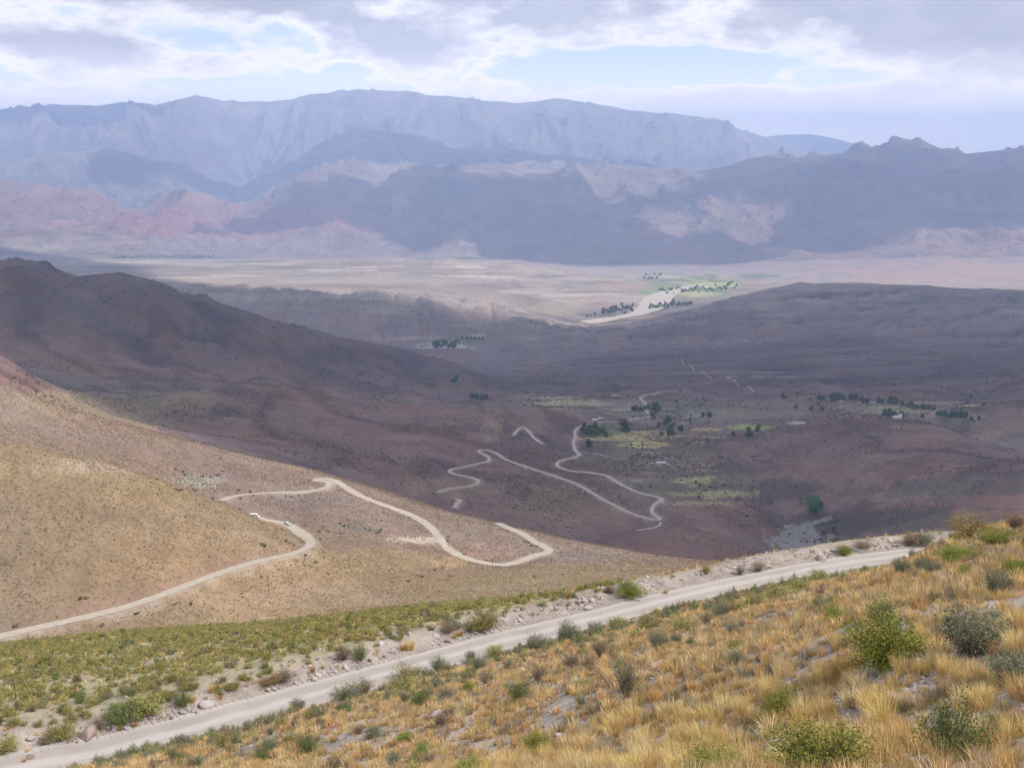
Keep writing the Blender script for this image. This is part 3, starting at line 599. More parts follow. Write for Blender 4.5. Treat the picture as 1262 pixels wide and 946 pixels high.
def inpoly(X, Y, P):
    ins = np.zeros(X.shape, bool); n_ = len(P)
    for i_ in range(n_):
        x1, y1 = P[i_][:2]; x2, y2 = P[(i_+1) % n_][:2]
        c_ = ((y1 > Y) != (y2 > Y)) & (X < (x2-x1) * (Y-y1) / (y2-y1+1e-12) + x1); ins ^= c_
    return ins
def blur(A, k):
    ker = np.exp(-.5 * (np.arange(-2*k, 2*k+1) / k) ** 2); ker /= ker.sum()
    A = np.apply_along_axis(lambda v: np.convolve(np.pad(v, 2*k, mode='edge'), ker, 'valid'), 0, A)
    return np.apply_along_axis(lambda v: np.convolve(np.pad(v, 2*k, mode='edge'), ker, 'valid'), 1, A)
def cloud(H, outer, holes, label, n=190, nz=.55, k=4, seed=5, thick=700):
    up = lambda P: [(p[0] + SD[0] / SD[2] * (H - p[2]), p[1] + SD[1] / SD[2] * (H - p[2])) for p in P]
    Ps = [up(q) for q in outer]; Hs = [up(q) for q in holes]
    ax = np.array([p for q in Ps for p in q]); lo = ax.min(0); hi = ax.max(0); cell = max(hi - lo) / (n - 20); lo = lo - cell * 10; m_ = ((hi - lo) / cell).astype(int) + 11
    X, Y = np.meshgrid(lo[0] + cell * np.arange(m_[0]), lo[1] + cell * np.arange(m_[1]), indexing='ij')
    A = np.zeros(X.shape)
    for q in Ps: A = np.maximum(A, inpoly(X, Y, q))
    for q in Hs: A = np.where(inpoly(X, Y, q), 0, A)
    f = blur(A.astype(float), k) + nz * fbm(X / (cell * 13), Y / (cell * 13), 5, seed) * .5 - .5
    f[0, :] = f[-1, :] = -1; f[:, 0] = f[:, -1] = -1
    keepv = f > 0
    cellm = keepv[:-1, :-1] | keepv[1:, :-1] | keepv[:-1, 1:] | keepv[1:, 1:]
    ff = np.clip(f, 0, 1) ** .6
    top = H + ff * thick * (.8 + .7 * fbm(X / (cell * 7), Y / (cell * 7), 4, seed + 1)); bot = H - ff * thick * .16 * (1 + .8 * fbm(X / (cell * 5), Y / (cell * 5), 4, seed + 2))
    ids = -np.ones(X.shape, int); used = np.zeros(X.shape, bool)
    ci, cj = np.where(cellm)
    for di in (0, 1):
        for dj in (0, 1): used[ci + di, cj + dj] = True
    ids[used] = np.arange(used.sum()); nv = used.sum()
    V = np.vstack([np.stack([X[used], Y[used], top[used]], 1), np.stack([X[used], Y[used], bot[used] - .01], 1)])
    q = np.stack([ids[ci, cj], ids[ci+1, cj], ids[ci+1, cj+1], ids[ci, cj+1]], 1)
    cols = np.repeat(np.concatenate([np.clip(f[used] * 2, 0, 1)] * 2)[:, None], 3, 1)
    o = mesh_from('cloud', V, np.vstack([q, q[:, ::-1] + nv]), 4, mc, cols=cols, cname='body')
    o['kind'] = 'structure'; return o
CL = []
CL.append(cloud(2600, [outline([(-350,1050),(0,1180),(130,1200),(230,1050),(300,950),(400,900),(560,900),(700,865),(850,810),(1000,900),(1150,880),(1262,820),(1600,800)],
                     [(-350,11900),(0,11700),(110,10600),(170,9000),(215,6000),(260,4850),(400,4950),(560,4900),(640,4500),(700,4700),(850,5350),(985,5950),(1110,6300),(1262,6300),(1600,6300)])], [], ''))
CL.append(cloud(3300, [outline([(260,12600),(300,13000),(420,13400),(560,11900),(700,10500),(850,10300),(960,11200),(1060,12000),(1180,12600),(1400,12800)],
                     [(260,13300),(300,14200),(400,15000),(560,15700),(760,16100),(860,16600),(1000,18400),(1400,18700)])],
                [outline([(800,12200),(880,12400),(960,13100)], [(800,13800),(880,14000),(990,14300)]), outline([(690,14900),(760,14700),(860,15100)], [(690,15700),(760,15900),(860,16000)])], '', n=230, seed=15, k=7, thick=900, nz=1.5))
CL.append(cloud(4300, [outline([(120,19300),(260,19000),(480,18600),(760,18900),(880,19500)], [(120,21300),(260,22600),(420,22500),(560,22300),(760,21600),(880,21300)]),
                       outline([(-200,25000),(0,25200),(120,25000),(200,25800)], [(-200,27800),(0,27800),(150,27800),(240,27600)])], [], '', n=230, seed=25, k=5, thick=900, nz=1.3))

cam = bpy.data.cameras.new('camera'); cam.sensor_width = 36; cam.lens = 36 * F_PX / 1262; cam.clip_start = .05; cam.clip_end = 300000
co = bpy.data.objects.new('camera', cam); COL.objects.link(co); co.location = (0, 0, 0); co.rotation_euler = (R(90) - PITCH, 0, 0); scene.camera = co
vs = scene.view_settings; vs.view_transform = 'Standard'; vs.look = 'None'; vs.gamma = 1; vs.use_curve_mapping = False; vs.exposure = 0.16
cy = scene.cycles; cy.max_bounces = 6; cy.diffuse_bounces = 2; cy.glossy_bounces = 1; cy.transmission_bounces = 3; cy.volume_bounces = 3; cy.transparent_max_bounces = 24; cy.use_denoising = True
cy.sample_clamp_indirect = 4
# ---------------------------------------------------------------- plant, stone and tree shapes
def leaf_mat(name, trans=.25, rough=.8):
    m, nt, N, L = nmat(name); b = NB(nt)
    c = b.n('ShaderNodeVertexColor', layer_name='tint').outputs['Color']
    oi = b.n('ShaderNodeObjectInfo').outputs['Random']
    hv = b.n('ShaderNodeHueSaturation'); b.l(c, hv.inputs['Color']); b.l(b.rng(oi, 0, 1, .485, .515), hv.inputs['Hue']); b.l(b.rng(oi, 0, 1, .85, 1.15), hv.inputs['Value'])
    d = b.n('ShaderNodeBsdfDiffuse'); t = b.n('ShaderNodeBsdfTranslucent'); b.l(hv.outputs[0], d.inputs[0]); b.l(hv.outputs[0], t.inputs[0])
    mx = b.n('ShaderNodeMixShader', i_0=trans); b.l(d.outputs[0], mx.inputs[1]); b.l(t.outputs[0], mx.inputs[2])
    o = b.n('ShaderNodeOutputMaterial'); b.l(mx.outputs[0], o.inputs[0]); return m
M_grass = leaf_mat('dry_grass', .14); M_leaf = leaf_mat('shrub_leaf', .22); M_twig = leaf_mat('twig_bark', 0.0)
def rock_mat(name, c1, c2, sc=6):
    m, nt, N, L = nmat(name); b = NB(nt)
    geo = b.n('ShaderNodeNewGeometry').outputs['Position']; oi = b.n('ShaderNodeObjectInfo').outputs['Random']
    c = b.mix(b.rng(b.noise(geo, sc, 5, .65), .35, .65, 0, 1), c1, c2)
    hv = b.n('ShaderNodeHueSaturation'); b.l(c, hv.inputs['Color']); b.l(b.rng(oi, 0, 1, .75, 1.2), hv.inputs['Value'])
    bs = b.n('ShaderNodeBsdfPrincipled', i_Roughness=.9); bs.inputs['Specular IOR Level'].default_value = .2; b.l(hv.outputs[0], bs.inputs['Base Color'])
    bp = b.n('ShaderNodeBump', i_Strength=.7, i_Distance=.06); b.l(b.noise(geo, sc * 3, 5, .65), bp.inputs['Height']); b.l(bp.outputs[0], bs.inputs['Normal'])
    o = b.n('ShaderNodeOutputMaterial'); b.l(bs.outputs[0], o.inputs[0]); return m
M_rock = rock_mat('pale_rock', (.43,.385,.375), (.34,.28,.265)); M_rock2 = rock_mat('brown_rock', (.33,.25,.22), (.24,.18,.165))

def tuft_arrays(n, h, rad, w, segs, pal, g, lean=.6):
    """n blades: tapering strips that fan out of one foot. returns verts, tris, colours"""
    ang = g.uniform(0, 2*math.pi, n); br = rad * .28 * np.sqrt(g.uniform(0, 1, n)); out = g.uniform(.05, 1, n) ** .8 * lean
    H = h * g.uniform(.55, 1.1, n) * (1 - .25 * out); bx = np.cos(ang + g.normal(0, .5, n)) * br; by = np.sin(ang + g.normal(0, .5, n)) * br
    dx = np.cos(ang); dy = np.sin(ang); pc = g.integers(0, len(pal), n); base = np.array(pal)[pc] * g.uniform(.72, 1.2, n)[:, None] * np.array([1, .95, .86])
    side = g.uniform(0, math.pi, n); sx = np.cos(side); sy = np.sin(side)
    V = []; Cc = []
    for k in range(segs + 1):
        t = k / segs; o_ = out * H * (.35 * t + .65 * t * t); zz = H * t * (1 - .28 * out * t * t) - .03 * (k == 0)
        ww = w * (1 - t) ** .7 * .5 if k < segs else 0
        cx = bx + dx * o_; cy_ = by + dy * o_
        sh = base * (.62 + .38 * min(1, t * 1.6)) if False else base
        if k < segs:
            V += [np.stack([cx - sx*ww, cy_ - sy*ww, zz], 1), np.stack([cx + sx*ww, cy_ + sy*ww, zz], 1)]; Cc += [sh, sh]
        else:
            V.append(np.stack([cx, cy_, zz], 1)); Cc.append(sh)
    nv = len(V); V = np.stack(V, 1).reshape(-1, 3); Cc = np.stack(Cc, 1).reshape(-1, 3)
    T = []
    for k in range(segs - 1): T += [(2*k, 2*k+1, 2*k+3), (2*k, 2*k+3, 2*k+2)]
    T.append((2*segs-2, 2*segs-1, 2*segs)); T = np.array(T)
    F = (T[None] + (np.arange(n) * nv)[:, None, None]).reshape(-1, 3)
    return V, F, Cc
GOLD = [(.74,.55,.25),(.68,.47,.18),(.82,.66,.36),(.55,.38,.17),(.72,.52,.22),(.46,.37,.23)]
PALEG = [(.80,.66,.40),(.72,.56,.30),(.56,.45,.29),(.82,.70,.45)]
RUST = [(.62,.38,.14),(.66,.43,.17),(.48,.30,.13),(.62,.46,.23)]
GREY = [(.36,.31,.24),(.30,.26,.20),(.42,.36,.26),(.33,.30,.19)]
PALS = [GOLD, GOLD, PALEG, RUST, GREY, GOLD]
def shrub_arrays(stems, leaves, w, h, pal, g, leafsize, up=.5, bark=(.20,.16,.13), clump=True):
    """twigs fanning out of one foot, leaves in clumps toward their ends"""
    az_ = g.uniform(0, 2*math.pi, stems); el = np.arccos(g.uniform(.0 if up < .55 else .05 if up < .7 else .4, 1, stems) ** (.8)); L_ = g.uniform(.7, 1.05, stems)
    tip = np.stack([np.cos(az_)*np.sin(el)*w/2*L_, np.sin(az_)*np.sin(el)*w/2*L_, (np.cos(el)*.75+.25)*h*L_], 1)
    mid = tip * np.array([.42,.42,.55]) + g.normal(0, .03*w, (stems, 3))
    foot = np.stack([np.cos(az_)*.06*w, np.sin(az_)*.06*w, az_*0 - .06*h], 1) * g.uniform(.3, 1, (stems, 1))
    r0 = .005 * w + .002
    V = []; F = []
    for i_ in range(stems):
        d = np.cross(tip[i_] - foot[i_], [g.normal(), g.normal(), g.normal()]); d /= np.linalg.norm(d) + 1e-9; d2 = np.cross(d, tip[i_]-foot[i_]); d2 /= np.linalg.norm(d2) + 1e-9
        b0 = len(V)
        for p, r_ in ((foot[i_], r0), (mid[i_], r0*.7), (tip[i_], r0*.25)):
            for q in range(3):
                a_ = q * 2.094; V.append(p + d*math.cos(a_)*r_ + d2*math.sin(a_)*r_)
        for s_ in (0, 3):
            for q in range(3):
                a_, c_ = b0+s_+q, b0+s_+(q+1)%3; F += [(a_, c_, c_+3), (a_, c_+3, a_+3)]
    tw = (np.array(V), np.array(F), np.tile(np.array(bark), (len(V), 1)) * g.uniform(.8, 1.2, (len(V), 1)))
    # leaves
    si = g.integers(0, stems, leaves); t = g.uniform(.22, 1.05, leaves) ** .8 if clump else g.uniform(.2, 1.05, leaves)
    P = foot[si]*(1-t)[:, None]**2 + 2*(mid[si])*(t*(1-t))[:, None] + tip[si]*(t*t)[:, None]
    P = P + g.normal(0, .06*w, (leaves, 3)) * (np.array([1,1,.8]))
    P[:, 2] = np.maximum(P[:, 2], .02*h)
    n1 = g.normal(0, 1, (leaves, 3)); n1 /= np.linalg.norm(n1, axis=1)[:, None]; n1[:, 2] = np.abs(n1[:, 2]) + up * .6
    n1 /= np.linalg.norm(n1, axis=1)[:, None]
    n2 = np.cross(n1, g.normal(0, 1, (leaves, 3))); n2 /= np.linalg.norm(n2, axis=1)[:, None]
    ls = leafsize * g.uniform(.6, 1.3, leaves)[:, None]
    LV = np.stack([P - n1*ls, P + n2*ls*.42, P + n1*ls, P - n2*ls*.42], 1).reshape(-1, 3)
    LF = np.arange(leaves*4).reshape(-1, 4); LF = np.concatenate([LF[:, [0,1,2]], LF[:, [0,2,3]]], 0)
    stint = np.array(pal)[g.integers(0, len(pal), stems)]
    lc = stint[si] * g.uniform(.75, 1.25, leaves)[:, None]
    return tw, (LV, LF, np.repeat(lc, 4, 0))
G_BR = [(.20,.235,.04),(.27,.29,.055),(.14,.17,.035),(.30,.30,.08)]
G_MID = [(.17,.21,.075),(.13,.17,.06),(.22,.24,.09)]
G_GRY = [(.23,.24,.14),(.18,.20,.11),(.27,.27,.17),(.20,.18,.13)]
G_SAGE = [(.32,.295,.095),(.28,.255,.085),(.37,.33,.13),(.31,.26,.11)]
G_BRN = [(.27,.20,.13),(.22,.165,.11),(.33,.25,.16),(.25,.21,.13)]
G_RST = [(.36,.24,.09),(.30,.20,.08),(.40,.29,.12),(.27,.22,.09)]
KIND = {'bright': (60, 9000, .85, G_BR, .016, .4, (.17,.13,.09), True), 'green': (56, 4200, .9, G_MID, .020, .6, (.19,.15,.12), True), 'grey': (80, 4600, .85, G_GRY, .021, .9, (.27,.24,.20), False),
        'sage': (50, 3200, .72, G_SAGE, .024, .4, (.20,.17,.12), True), 'brown': (110, 2200, .7, G_BRN, .019, .7, (.26,.20,.16), False), 'rust': (100, 4200, .85, G_RST, .020, .6, (.24,.18,.12), False), 'stalk': (90, 2200, 1.25, G_GRY, .022, 1.0, (.30,.27,.21), False)}
TPL = {}
def rawmesh(name, arr, mat):
    V, F, Cc = arr; o = mesh_from(name, V, F, 3, mat, smooth=False, cols=Cc, cname='tint'); me = o.data; bpy.data.objects.remove(o); return me
for kname, (st, lv, h, pal, ls, up, bark, cl_) in KIND.items():
    for v in range(3):
        g = np.random.default_rng(hash(kname) % 1000 * 0 + 100 + v + 10 * list(KIND).index(kname))
        tw, lf = shrub_arrays(st, lv, 1.0, h, pal, g, ls, up, bark, cl_)
        TPL[kname, v] = (rawmesh('stems', tw, M_twig), rawmesh('foliage', lf, M_leaf))
def obj(name, me, parent=None, loc=(0,0,0), rz=0, sc=1):
    o = bpy.data.objects.new(name, me); COL.objects.link(o); o.parent = parent; o.location = loc
    o.rotation_euler = (0, 0, rz); o.scale = (sc,)*3 if np.isscalar(sc) else sc; return o
taken = []
PYN = True
_pa = np.arctan2(P_near[:, 0], P_near[:, 1]); _po = np.argsort(_pa)
def D_road(x, y):
    d_ = np.hypot(P_near[:, 0] - x, P_near[:, 1] - y).min(); r_ = np.interp(math.atan2(x, y), _pa[_po], np.hypot(P_near[:, 0], P_near[:, 1])[_po])
    return d_ if math.hypot(x, y) > r_ else -d_
def shrub(px, py, wpx, kind, label, group=None, cat='shrub', hs=1.0, name='shrub', rmin=8.0, P=None, width=None):
    if P is None:
        P = at(px, py, rmin)
        if P is None: return
        dr = D_road(P[0], P[1]); rp_ = math.hypot(P[0], P[1])
        if abs(dr) < 1.75:
            q_ = (rp_ + ((-1.75 - dr) if PYN else (1.75 - dr)) * 1.1) / rp_; P = P * q_
        P[2] = ground(P[0], P[1])
    d = float(np.linalg.norm(P)); s = width or wpx * d / F_PX / .80
    rt = bpy.data.objects.new(name, None); COL.objects.link(rt); rt.location = P; rt.rotation_euler = (random.uniform(-.1,.1), random.uniform(-.1,.1), random.uniform(0, 6.28)); rt.scale = (s, s, s * hs)
    rt.empty_display_size = .2
    st, lf = TPL[kind, random.randrange(3)]
    obj('stems', st, rt); obj('foliage', lf, rt)
    tag(rt, label, cat, group); taken.append((P[0], P[1], s * .42)); return rt
SH = [
 (1090,822,84,'bright','large bright green shrub right of the pebble patch on the grassy slope',.8), (1196,808,80,'grey','wide grey green shrub on the slope right of the large bright green shrub',.75),
 (1166,936,66,'green','tall green shrub near the bottom right corner among golden tussocks',1.25), (1016,962,100,'bright','bright leafy green shrub cut by the bottom edge of the photo, the widest there',.75),
 (966,884,48,'bright','small bushy green shrub between golden tussocks left of the pebble patch',.85), (1244,842,52,'grey','grey green shrub at the right edge of the photo above the big golden tussock',.9),
 (884,958,62,'bright','low bright green shrub at the bottom edge, left of the widest bottom shrub',.75), (1090,772,38,'green','upright dark green shrub directly above the large bright green shrub',1.0),
 (1032,766,28,'bright','flat bright green shrub left of the upright dark green shrub',.7), (1197,666,46,'rust','big round rust coloured bush standing out on the skyline of the near slope',.95),
 (1156,672,40,'brown','brown green bush on the skyline just left of the big rust bush',.62), (1122,671,24,'brown','small grey brown bush at the road end on the skyline',.9), (1139,672,22,'grey','grey bush between the two brown bushes on the skyline',.8),
 (1040,683,15,'bright','small yellow green bush standing alone on the outer road edge',1.0), (1063,677,26,'brown','dry brown bush beside the flat slab at the outer road edge',.6),
 (1178,693,34,'bright','yellow green shrub below the big rust bush',.75), (1110,708,24,'grey','grey green shrub on the inner bank near the road end',.9), (1147,707,14,'green','little dark green shrub below the brown skyline bushes',1.1),
 (1193,709,18,'bright','small green shrub under the yellow green shrub',.9), (1229,672,36,'bright','green shrub right of the big rust bush near the skyline',.7), (1254,708,28,'bright','green shrub at the right edge under the skyline',.9),
 (1252,652,34,'brown','brown green bush at the far right end of the skyline',.8), (1225,697,18,'brown','small grey bush between the two right green shrubs',.7), (1223,718,16,'brown','small dark bush on bare gravel near the right edge',.8),
 (1011,752,22,'green','small dark shrub with green lower leaves above the flat bright shrub',.9), (904,756,32,'sage','first sage bush at the left end of the row along the inner road bank',.7), (931,748,30,'sage','second sage bush of the row along the inner road bank',.75),
 (957,739,30,'sage','third sage bush of the row along the inner road bank',.8), (985,728,28,'sage','fourth sage bush of the row along the inner road bank',.8), (1010,717,26,'sage','last sage bush at the right end of the row along the inner road bank',.75),
 (888,762,26,'grey','grey bush just below the left end of the sage row',.9), (1066,707,12,'bright','tiny bright green bush near the road end on the inner bank',1.0),
 (771,858,38,'stalk','tall stalky grey green shrub in the middle of the grassy slope',1.0), (665,840,32,'brown','dark brown rounded shrub beside the bare patch below the road',.9), (741,810,23,'brown','grey brown upright shrub between road and stalky shrub',1.4),
 (704,824,26,'brown','purplish grey shrub left of the grey brown upright shrub',1.1), (640,866,28,'green','dark shrub with bright green crown at its top, left of the bare patch',1.1), (503,834,32,'sage','sage green shrub overlapping the near edge of the road in the lower middle',.95),
 (498,854,34,'sage','broad sage shrub under the one that overlaps the road edge',.8), (541,830,24,'grey','grey green shrub right of the sage pair at the road edge',1.0), (580,812,14,'grey','small grey shrub on the near road edge',1.2), (610,808,22,'sage','green shrub on the near road edge above the bright little shrub',.9),
 (591,826,20,'grey','grey green shrub below the small grey roadside shrub',1.0), (578,853,17,'bright','bright yellow green little shrub in the lower middle',1.0), (551,862,23,'brown','brown rounded shrub left of the bright little shrub',1.0), (601,842,26,'brown','grey brown shrub right above the bright little shrub',.8),
 (449,842,27,'brown','brown green shrub at the near road edge, lower left of the sage pair',.9), (428,864,36,'green','low olive shrub at the near road edge left of the brown green one',.6), (520,868,26,'green','green shrub below the brown rounded shrub',.8),
 (367,872,19,'grey','dark grey twiggy shrub on the near road edge',1.1), (280,916,22,'brown','grey brown twiggy shrub near the road in the lower left',1.1), (304,913,19,'sage','sage cushion right of the grey brown twiggy shrub',.7), (241,913,15,'sage','little sage cushion at the near road edge, lower left',.7),
 (261,906,10,'green','tiny upright green shrub at the near road edge',1.3), (333,926,21,'grey','grey shrub with shaded foot in the lower left tussocks',.9), (378,928,30,'green','dull green shrub in the lower left tussocks',.9), (322,940,19,'green','tall yellowish green shrub near the bottom left',1.3),
 (199,931,18,'sage','sage shrub at the near road edge closest to the bottom left corner',.8), (259,937,16,'brown','small brown shrub near the bottom left corner',.9), (500,914,19,'bright','bright green cushion below the flat pale slab, left one of two',.7), (521,932,22,'bright','bright green cushion below the flat pale slab, right one of two',.8),
 (577,956,32,'bright','bright green shrub at the bottom edge left of the centre',.8), (661,928,28,'bright','bright green shrub with bare foot near the bottom centre',1.1), (766,824,12,'bright','tiny vivid green bush above the tall stalky shrub',1.0), (716,868,12,'green','tiny green bush below the bare patch',1.0),
 (743,873,13,'green','tiny dark green tuft shrub left of the stalky shrub foot',1.0), (812,800,26,'grey','grey green shrub beside the road right of centre',1.0), (843,778,30,'sage','sage green shrub beside the road above the grey green one',.8), (700,792,26,'grey','slender grey shrub overlapping the near road edge in the middle',1.2),
 (735,783,22,'grey','grey green shrub right of the slender grey roadside shrub',1.0), (660,803,26,'grey','feathery grey shrub on the near road edge left of centre',1.0), (760,776,22,'sage','olive shrub on the near road edge right of centre',1.0), (872,770,24,'brown','purple brown shrub on the inner bank below the sage row',.9),
 (800,775,30,'sage','broad olive shrub between two grey roadside shrubs',.8), (1150,742,15,'green','small green shrub on the stony slope right of the dark upright one',.9), (1196,765,16,'green','small dark green shrub above the wide grey green shrub',.9), (1223,772,26,'grey','grey shrub beside the small dark green shrub, right side',.8),
 (830,862,15,'grey','small grey bush right of the stalky shrub',.9), (905,820,20,'grey','grey stick shrub in the golden grass left of the dark stone',1.1), (940,778,13,'sage','small sage bush above the dark stone',1.0), (1105,850,14,'green','little green shrub below the pebble patch',1.0), (1230,905,30,'green','green leafy sprig beside the biggest golden tussock',1.0),
]
for px, py, w_, k_, lb, hs in SH: shrub(px, py, w_ * (1.15 if k_ == 'bright' else 1.05), k_, lb, hs=hs * (.75 if k_ in ('bright', 'rust') else .85))
# beyond the road
PYN = False
for px, py, w_, k_, lb, hs in [(775,733,36,'bright','bright green domed bush on the outer verge among the rubble',.45), (600,773,36,'sage','large olive bush beside the pale boulder on the outer verge',.75), (585,777,26,'sage','olive bush touching the left side of the large olive bush',.75),
  (552,778,26,'brown','low brown bush on the outer verge left of the olive bushes',.6), (444,813,18,'green','dark green bush at the top of the pale verge, left of the rubble',1.1), (424,812,24,'brown','brown twiggy bush left of the dark green verge bush',.9), (350,838,34,'brown','wide low brown bush on the verge above the turnout',.45),
  (331,842,24,'rust','rust coloured low bush at the left end of the wide brown bush',.4), (152,892,36,'green','big olive green bush above the reddish verge boulder',.8), (180,880,40,'sage','broadest olive bush on the outer verge in the lower left',.75), (121,897,28,'brown','greyish brown bush behind the reddish verge boulder',.5),
  (78,908,32,'sage','green bush left of the reddish verge boulder',.7), (56,916,18,'brown','small brown bush on the verge in the lower left corner',.7), (8,926,26,'sage','olive bush at the left edge of the photo beside the road',.9), (224,868,20,'green','dark green bush at the verge left of the broken slabs',.9), (870,706,12,'rust','small tan bush left end of the far verge row',.9), (912,712,14,'brown','small brown bush, middle of the far verge row',.9), (934,708,18,'brown','largest brown bush of the far verge row',.8)]:
    shrub(px, py, w_, k_, lb, hs=hs)

# ---- scatter helpers
def visible_px(x, y, z):
    qx, qy = to_px(x, y, z); return qx, qy
near_az = P_near[:, 0:2]; naz = np.arctan2(P_near[:, 0], P_near[:, 1]); nrr = np.hypot(P_near[:, 0], P_near[:, 1])
o_ = np.argsort(naz)
def near_edge(a): return np.interp(a, naz[o_], nrr[o_]) - np.interp(CX + np.tan(a) * F_PX * .94, [0, 300, 600, 840], [2.35, 1.95, 1.6, 1.45])
def scatter(n, r0, r1, g, amax=28):
    a = g.uniform(-R(amax), R(amax), n); r = np.sqrt(g.uniform(r0*r0, r1*r1, n)); return np.sin(a)*r, np.cos(a)*r, a, r
def bake(name, items, mat, mats=None):
    """items: list of (template arrays, x, y, z, rot, scale xyz[n,3], tint[n]) -> one mesh"""
    Vs, Fs, Cs = [], [], []; off = 0
    for (V, F, Cc), x, y, z, rot, sc, tint in items:
        n = len(x)
        if n == 0: continue
        c, s_ = np.cos(rot)[:, None], np.sin(rot)[:, None]
        X = V[None, :, 0] * sc[:, 0:1]; Y = V[None, :, 1] * sc[:, 1:2]
        W_ = np.stack([X*c - Y*s_ + x[:, None], X*s_ + Y*c + y[:, None], V[None, :, 2] * sc[:, 2:3] + z[:, None]], -1).reshape(-1, 3)
        Vs.append(W_.astype(np.float32)); Fs.append((F[None] + (np.arange(n) * len(V))[:, None, None] + off).reshape(-1, 3)); Cs.append((Cc[None] * tint[:, None, :]).reshape(-1, 3)); off += n * len(V)
    return mesh_from(name, np.vstack(Vs), np.vstack(Fs), 3, mat, smooth=False, cols=np.vstack(Cs), cname='tint')
g = np.random.default_rng(3)
# ---- golden tussocks of the near slope
x, y, a, r = scatter(200000, 8, 92, g, 44)
keep = (r < near_edge(a) - .3)
px_, py_ = to_px(x, y, ground(x, y))
keep &= (px_ > -120) & (px_ < 2300) & (py_ < 1300) & ((r > 9) | (a > .49))
cl_n = fbm(x / 3.2, y / 3.2, 3, 201); big_n = fbm(x / 14, y / 14, 3, 211)
bare = sstep(15, 60, r) * .22
pr = .80 + .95 * cl_n - bare + .3 * big_n
dens = np.interp(r, [9, 25, 50, 95], [.85, .85, .85, .75])
keep &= g.uniform(0, 1, len(x)) < np.clip(pr, .10, 1) * dens * .50
# lies beyond the skyline of the near slope at the right?
for sx, sy, sr in taken: keep &= np.hypot(x - sx, y - sy) > sr * .8
x, y, a, r = x[keep], y[keep], a[keep], r[keep]; z = ground(x, y) - .02
hh = (.16 + .34 * g.uniform(0, 1, len(x)) ** 1.7) * (1 + .25 * big_n[keep]) * np.interp(r, [9, 30, 60, 100], [1.0, 1, .95, .9]); px_, py_ = px_[keep], py_[keep]
inview = (px_ > 0) & (px_ < 1262) & (py_ > 500) & (py_ < 955)
score = np.where(inview, hh / r, 0); order = np.argsort(-score); ind = order[:285]; rest = order[285:]
print('tussocks', len(x))
NEAR_T = []
for v in range(6):
    gg = np.random.default_rng(500 + v); NEAR_T.append(rawmesh('blades', tuft_arrays(230, 1.0, 1.0, .015, 4, PALS[v], gg, .55 + .12 * (v % 3)), M_grass))
for i_ in ind:
    v = int(g.choice(6, p=[.27,.2,.18,.12,.08,.15])); h_ = float(hh[i_]) * 1.12
    o = obj('tussock', NEAR_T[v], None, (x[i_], y[i_], z[i_]), g.uniform(0, 6.28), (h_ * g.uniform(.85, 1.3),) * 2 + (h_,))
    o.rotation_euler = (g.uniform(-.12, .12), g.uniform(-.12, .12), o.rotation_euler[2])
    tag(o, 'tussock of dry golden bunch grass growing on the near slope', 'grass tussock', 'golden tussocks on the near slope')
items = []
tint = lambda n: np.repeat(g.uniform(.70, 1.25, n)[:, None], 3, 1) * (1 + g.normal(0, .04, (n, 3)))
for (ra, rb, nb, wd, sg) in ((0, 30, 130, .020, 3), (30, 55, 60, .038, 2), (55, 200, 30, .070, 2)):
    sel = rest[(r[rest] >= ra) & (r[rest] < rb)]; vv = g.choice(6, len(sel), p=[.20,.15,.24,.12,.17,.12])
    for v in range(6):
        q = sel[vv == v]; T_ = tuft_arrays(nb, 1.0, 1.0, wd, sg, PALS[v], np.random.default_rng(600 + v), .6)
        s3 = np.stack([hh[q] * g.uniform(.9, 1.5, len(q))] * 2 + [hh[q]], 1); items.append((T_, x[q], y[q], z[q], g.uniform(0, 6.28, len(q)), s3, tint(len(q))))
tag(bake('dry_grass', items, M_grass), 'dry golden bunch grass covering the near slope between the shrubs', 'grass', kind='stuff')

# ---- small anonymous shrubs on the near slope
x, y, a, r = scatter(9300, 16, 92, g, 44)
px_, py_ = to_px(x, y, ground(x, y)); n_ = fbm(x / 9, y / 9, 3, 221)
edge = near_edge(a) - r
pr = .05 + 1.3 * (1 - sstep(.5, 9, edge)) + .42 * (1 - sstep(5, 30, edge)) + .10 * sstep(-.1, .3, n_) * sstep(30, 55, r)
keep = (edge > .7) & (g.uniform(0, 1, len(x)) < pr * .75) & (px_ > -60) & (px_ < 2200) & (r > 26)
for sx, sy, sr in taken: keep &= np.hypot(x - sx, y - sy) > sr * .9 + .2
x, y, r = x[keep], y[keep], r[keep]
print('small shrubs', len(x))
gl = {'grey': ('grey green twiggy shrub scattered among the tussocks', 'grey shrubs among the tussocks'), 'brown': ('brown twiggy shrub scattered among the tussocks', 'brown shrubs among the tussocks'), 'sage': ('small sage green shrub scattered among the tussocks', 'sage shrubs among the tussocks'), 'green': ('small dull green shrub scattered among the tussocks', 'green shrubs among the tussocks')}
INV = np.argsort(r + 1000 * ((px_[keep] < 0) | (px_[keep] > 1262) | (py_[keep] > 950)))
REST_NEAR = INV[105:]; RX, RY = x[REST_NEAR].copy(), y[REST_NEAR].copy()
for i_ in INV[:105]:
    k_ = str(g.choice(['grey', 'brown', 'sage', 'green'], p=[.34,.36,.18,.12]))
    shrub(0, 0, 0, k_, gl[k_][0], gl[k_][1], P=np.array([x[i_], y[i_], ground(x[i_], y[i_])]), width=float(g.uniform(.45, 1.05)), hs=float(g.uniform(.6, 1.1)))

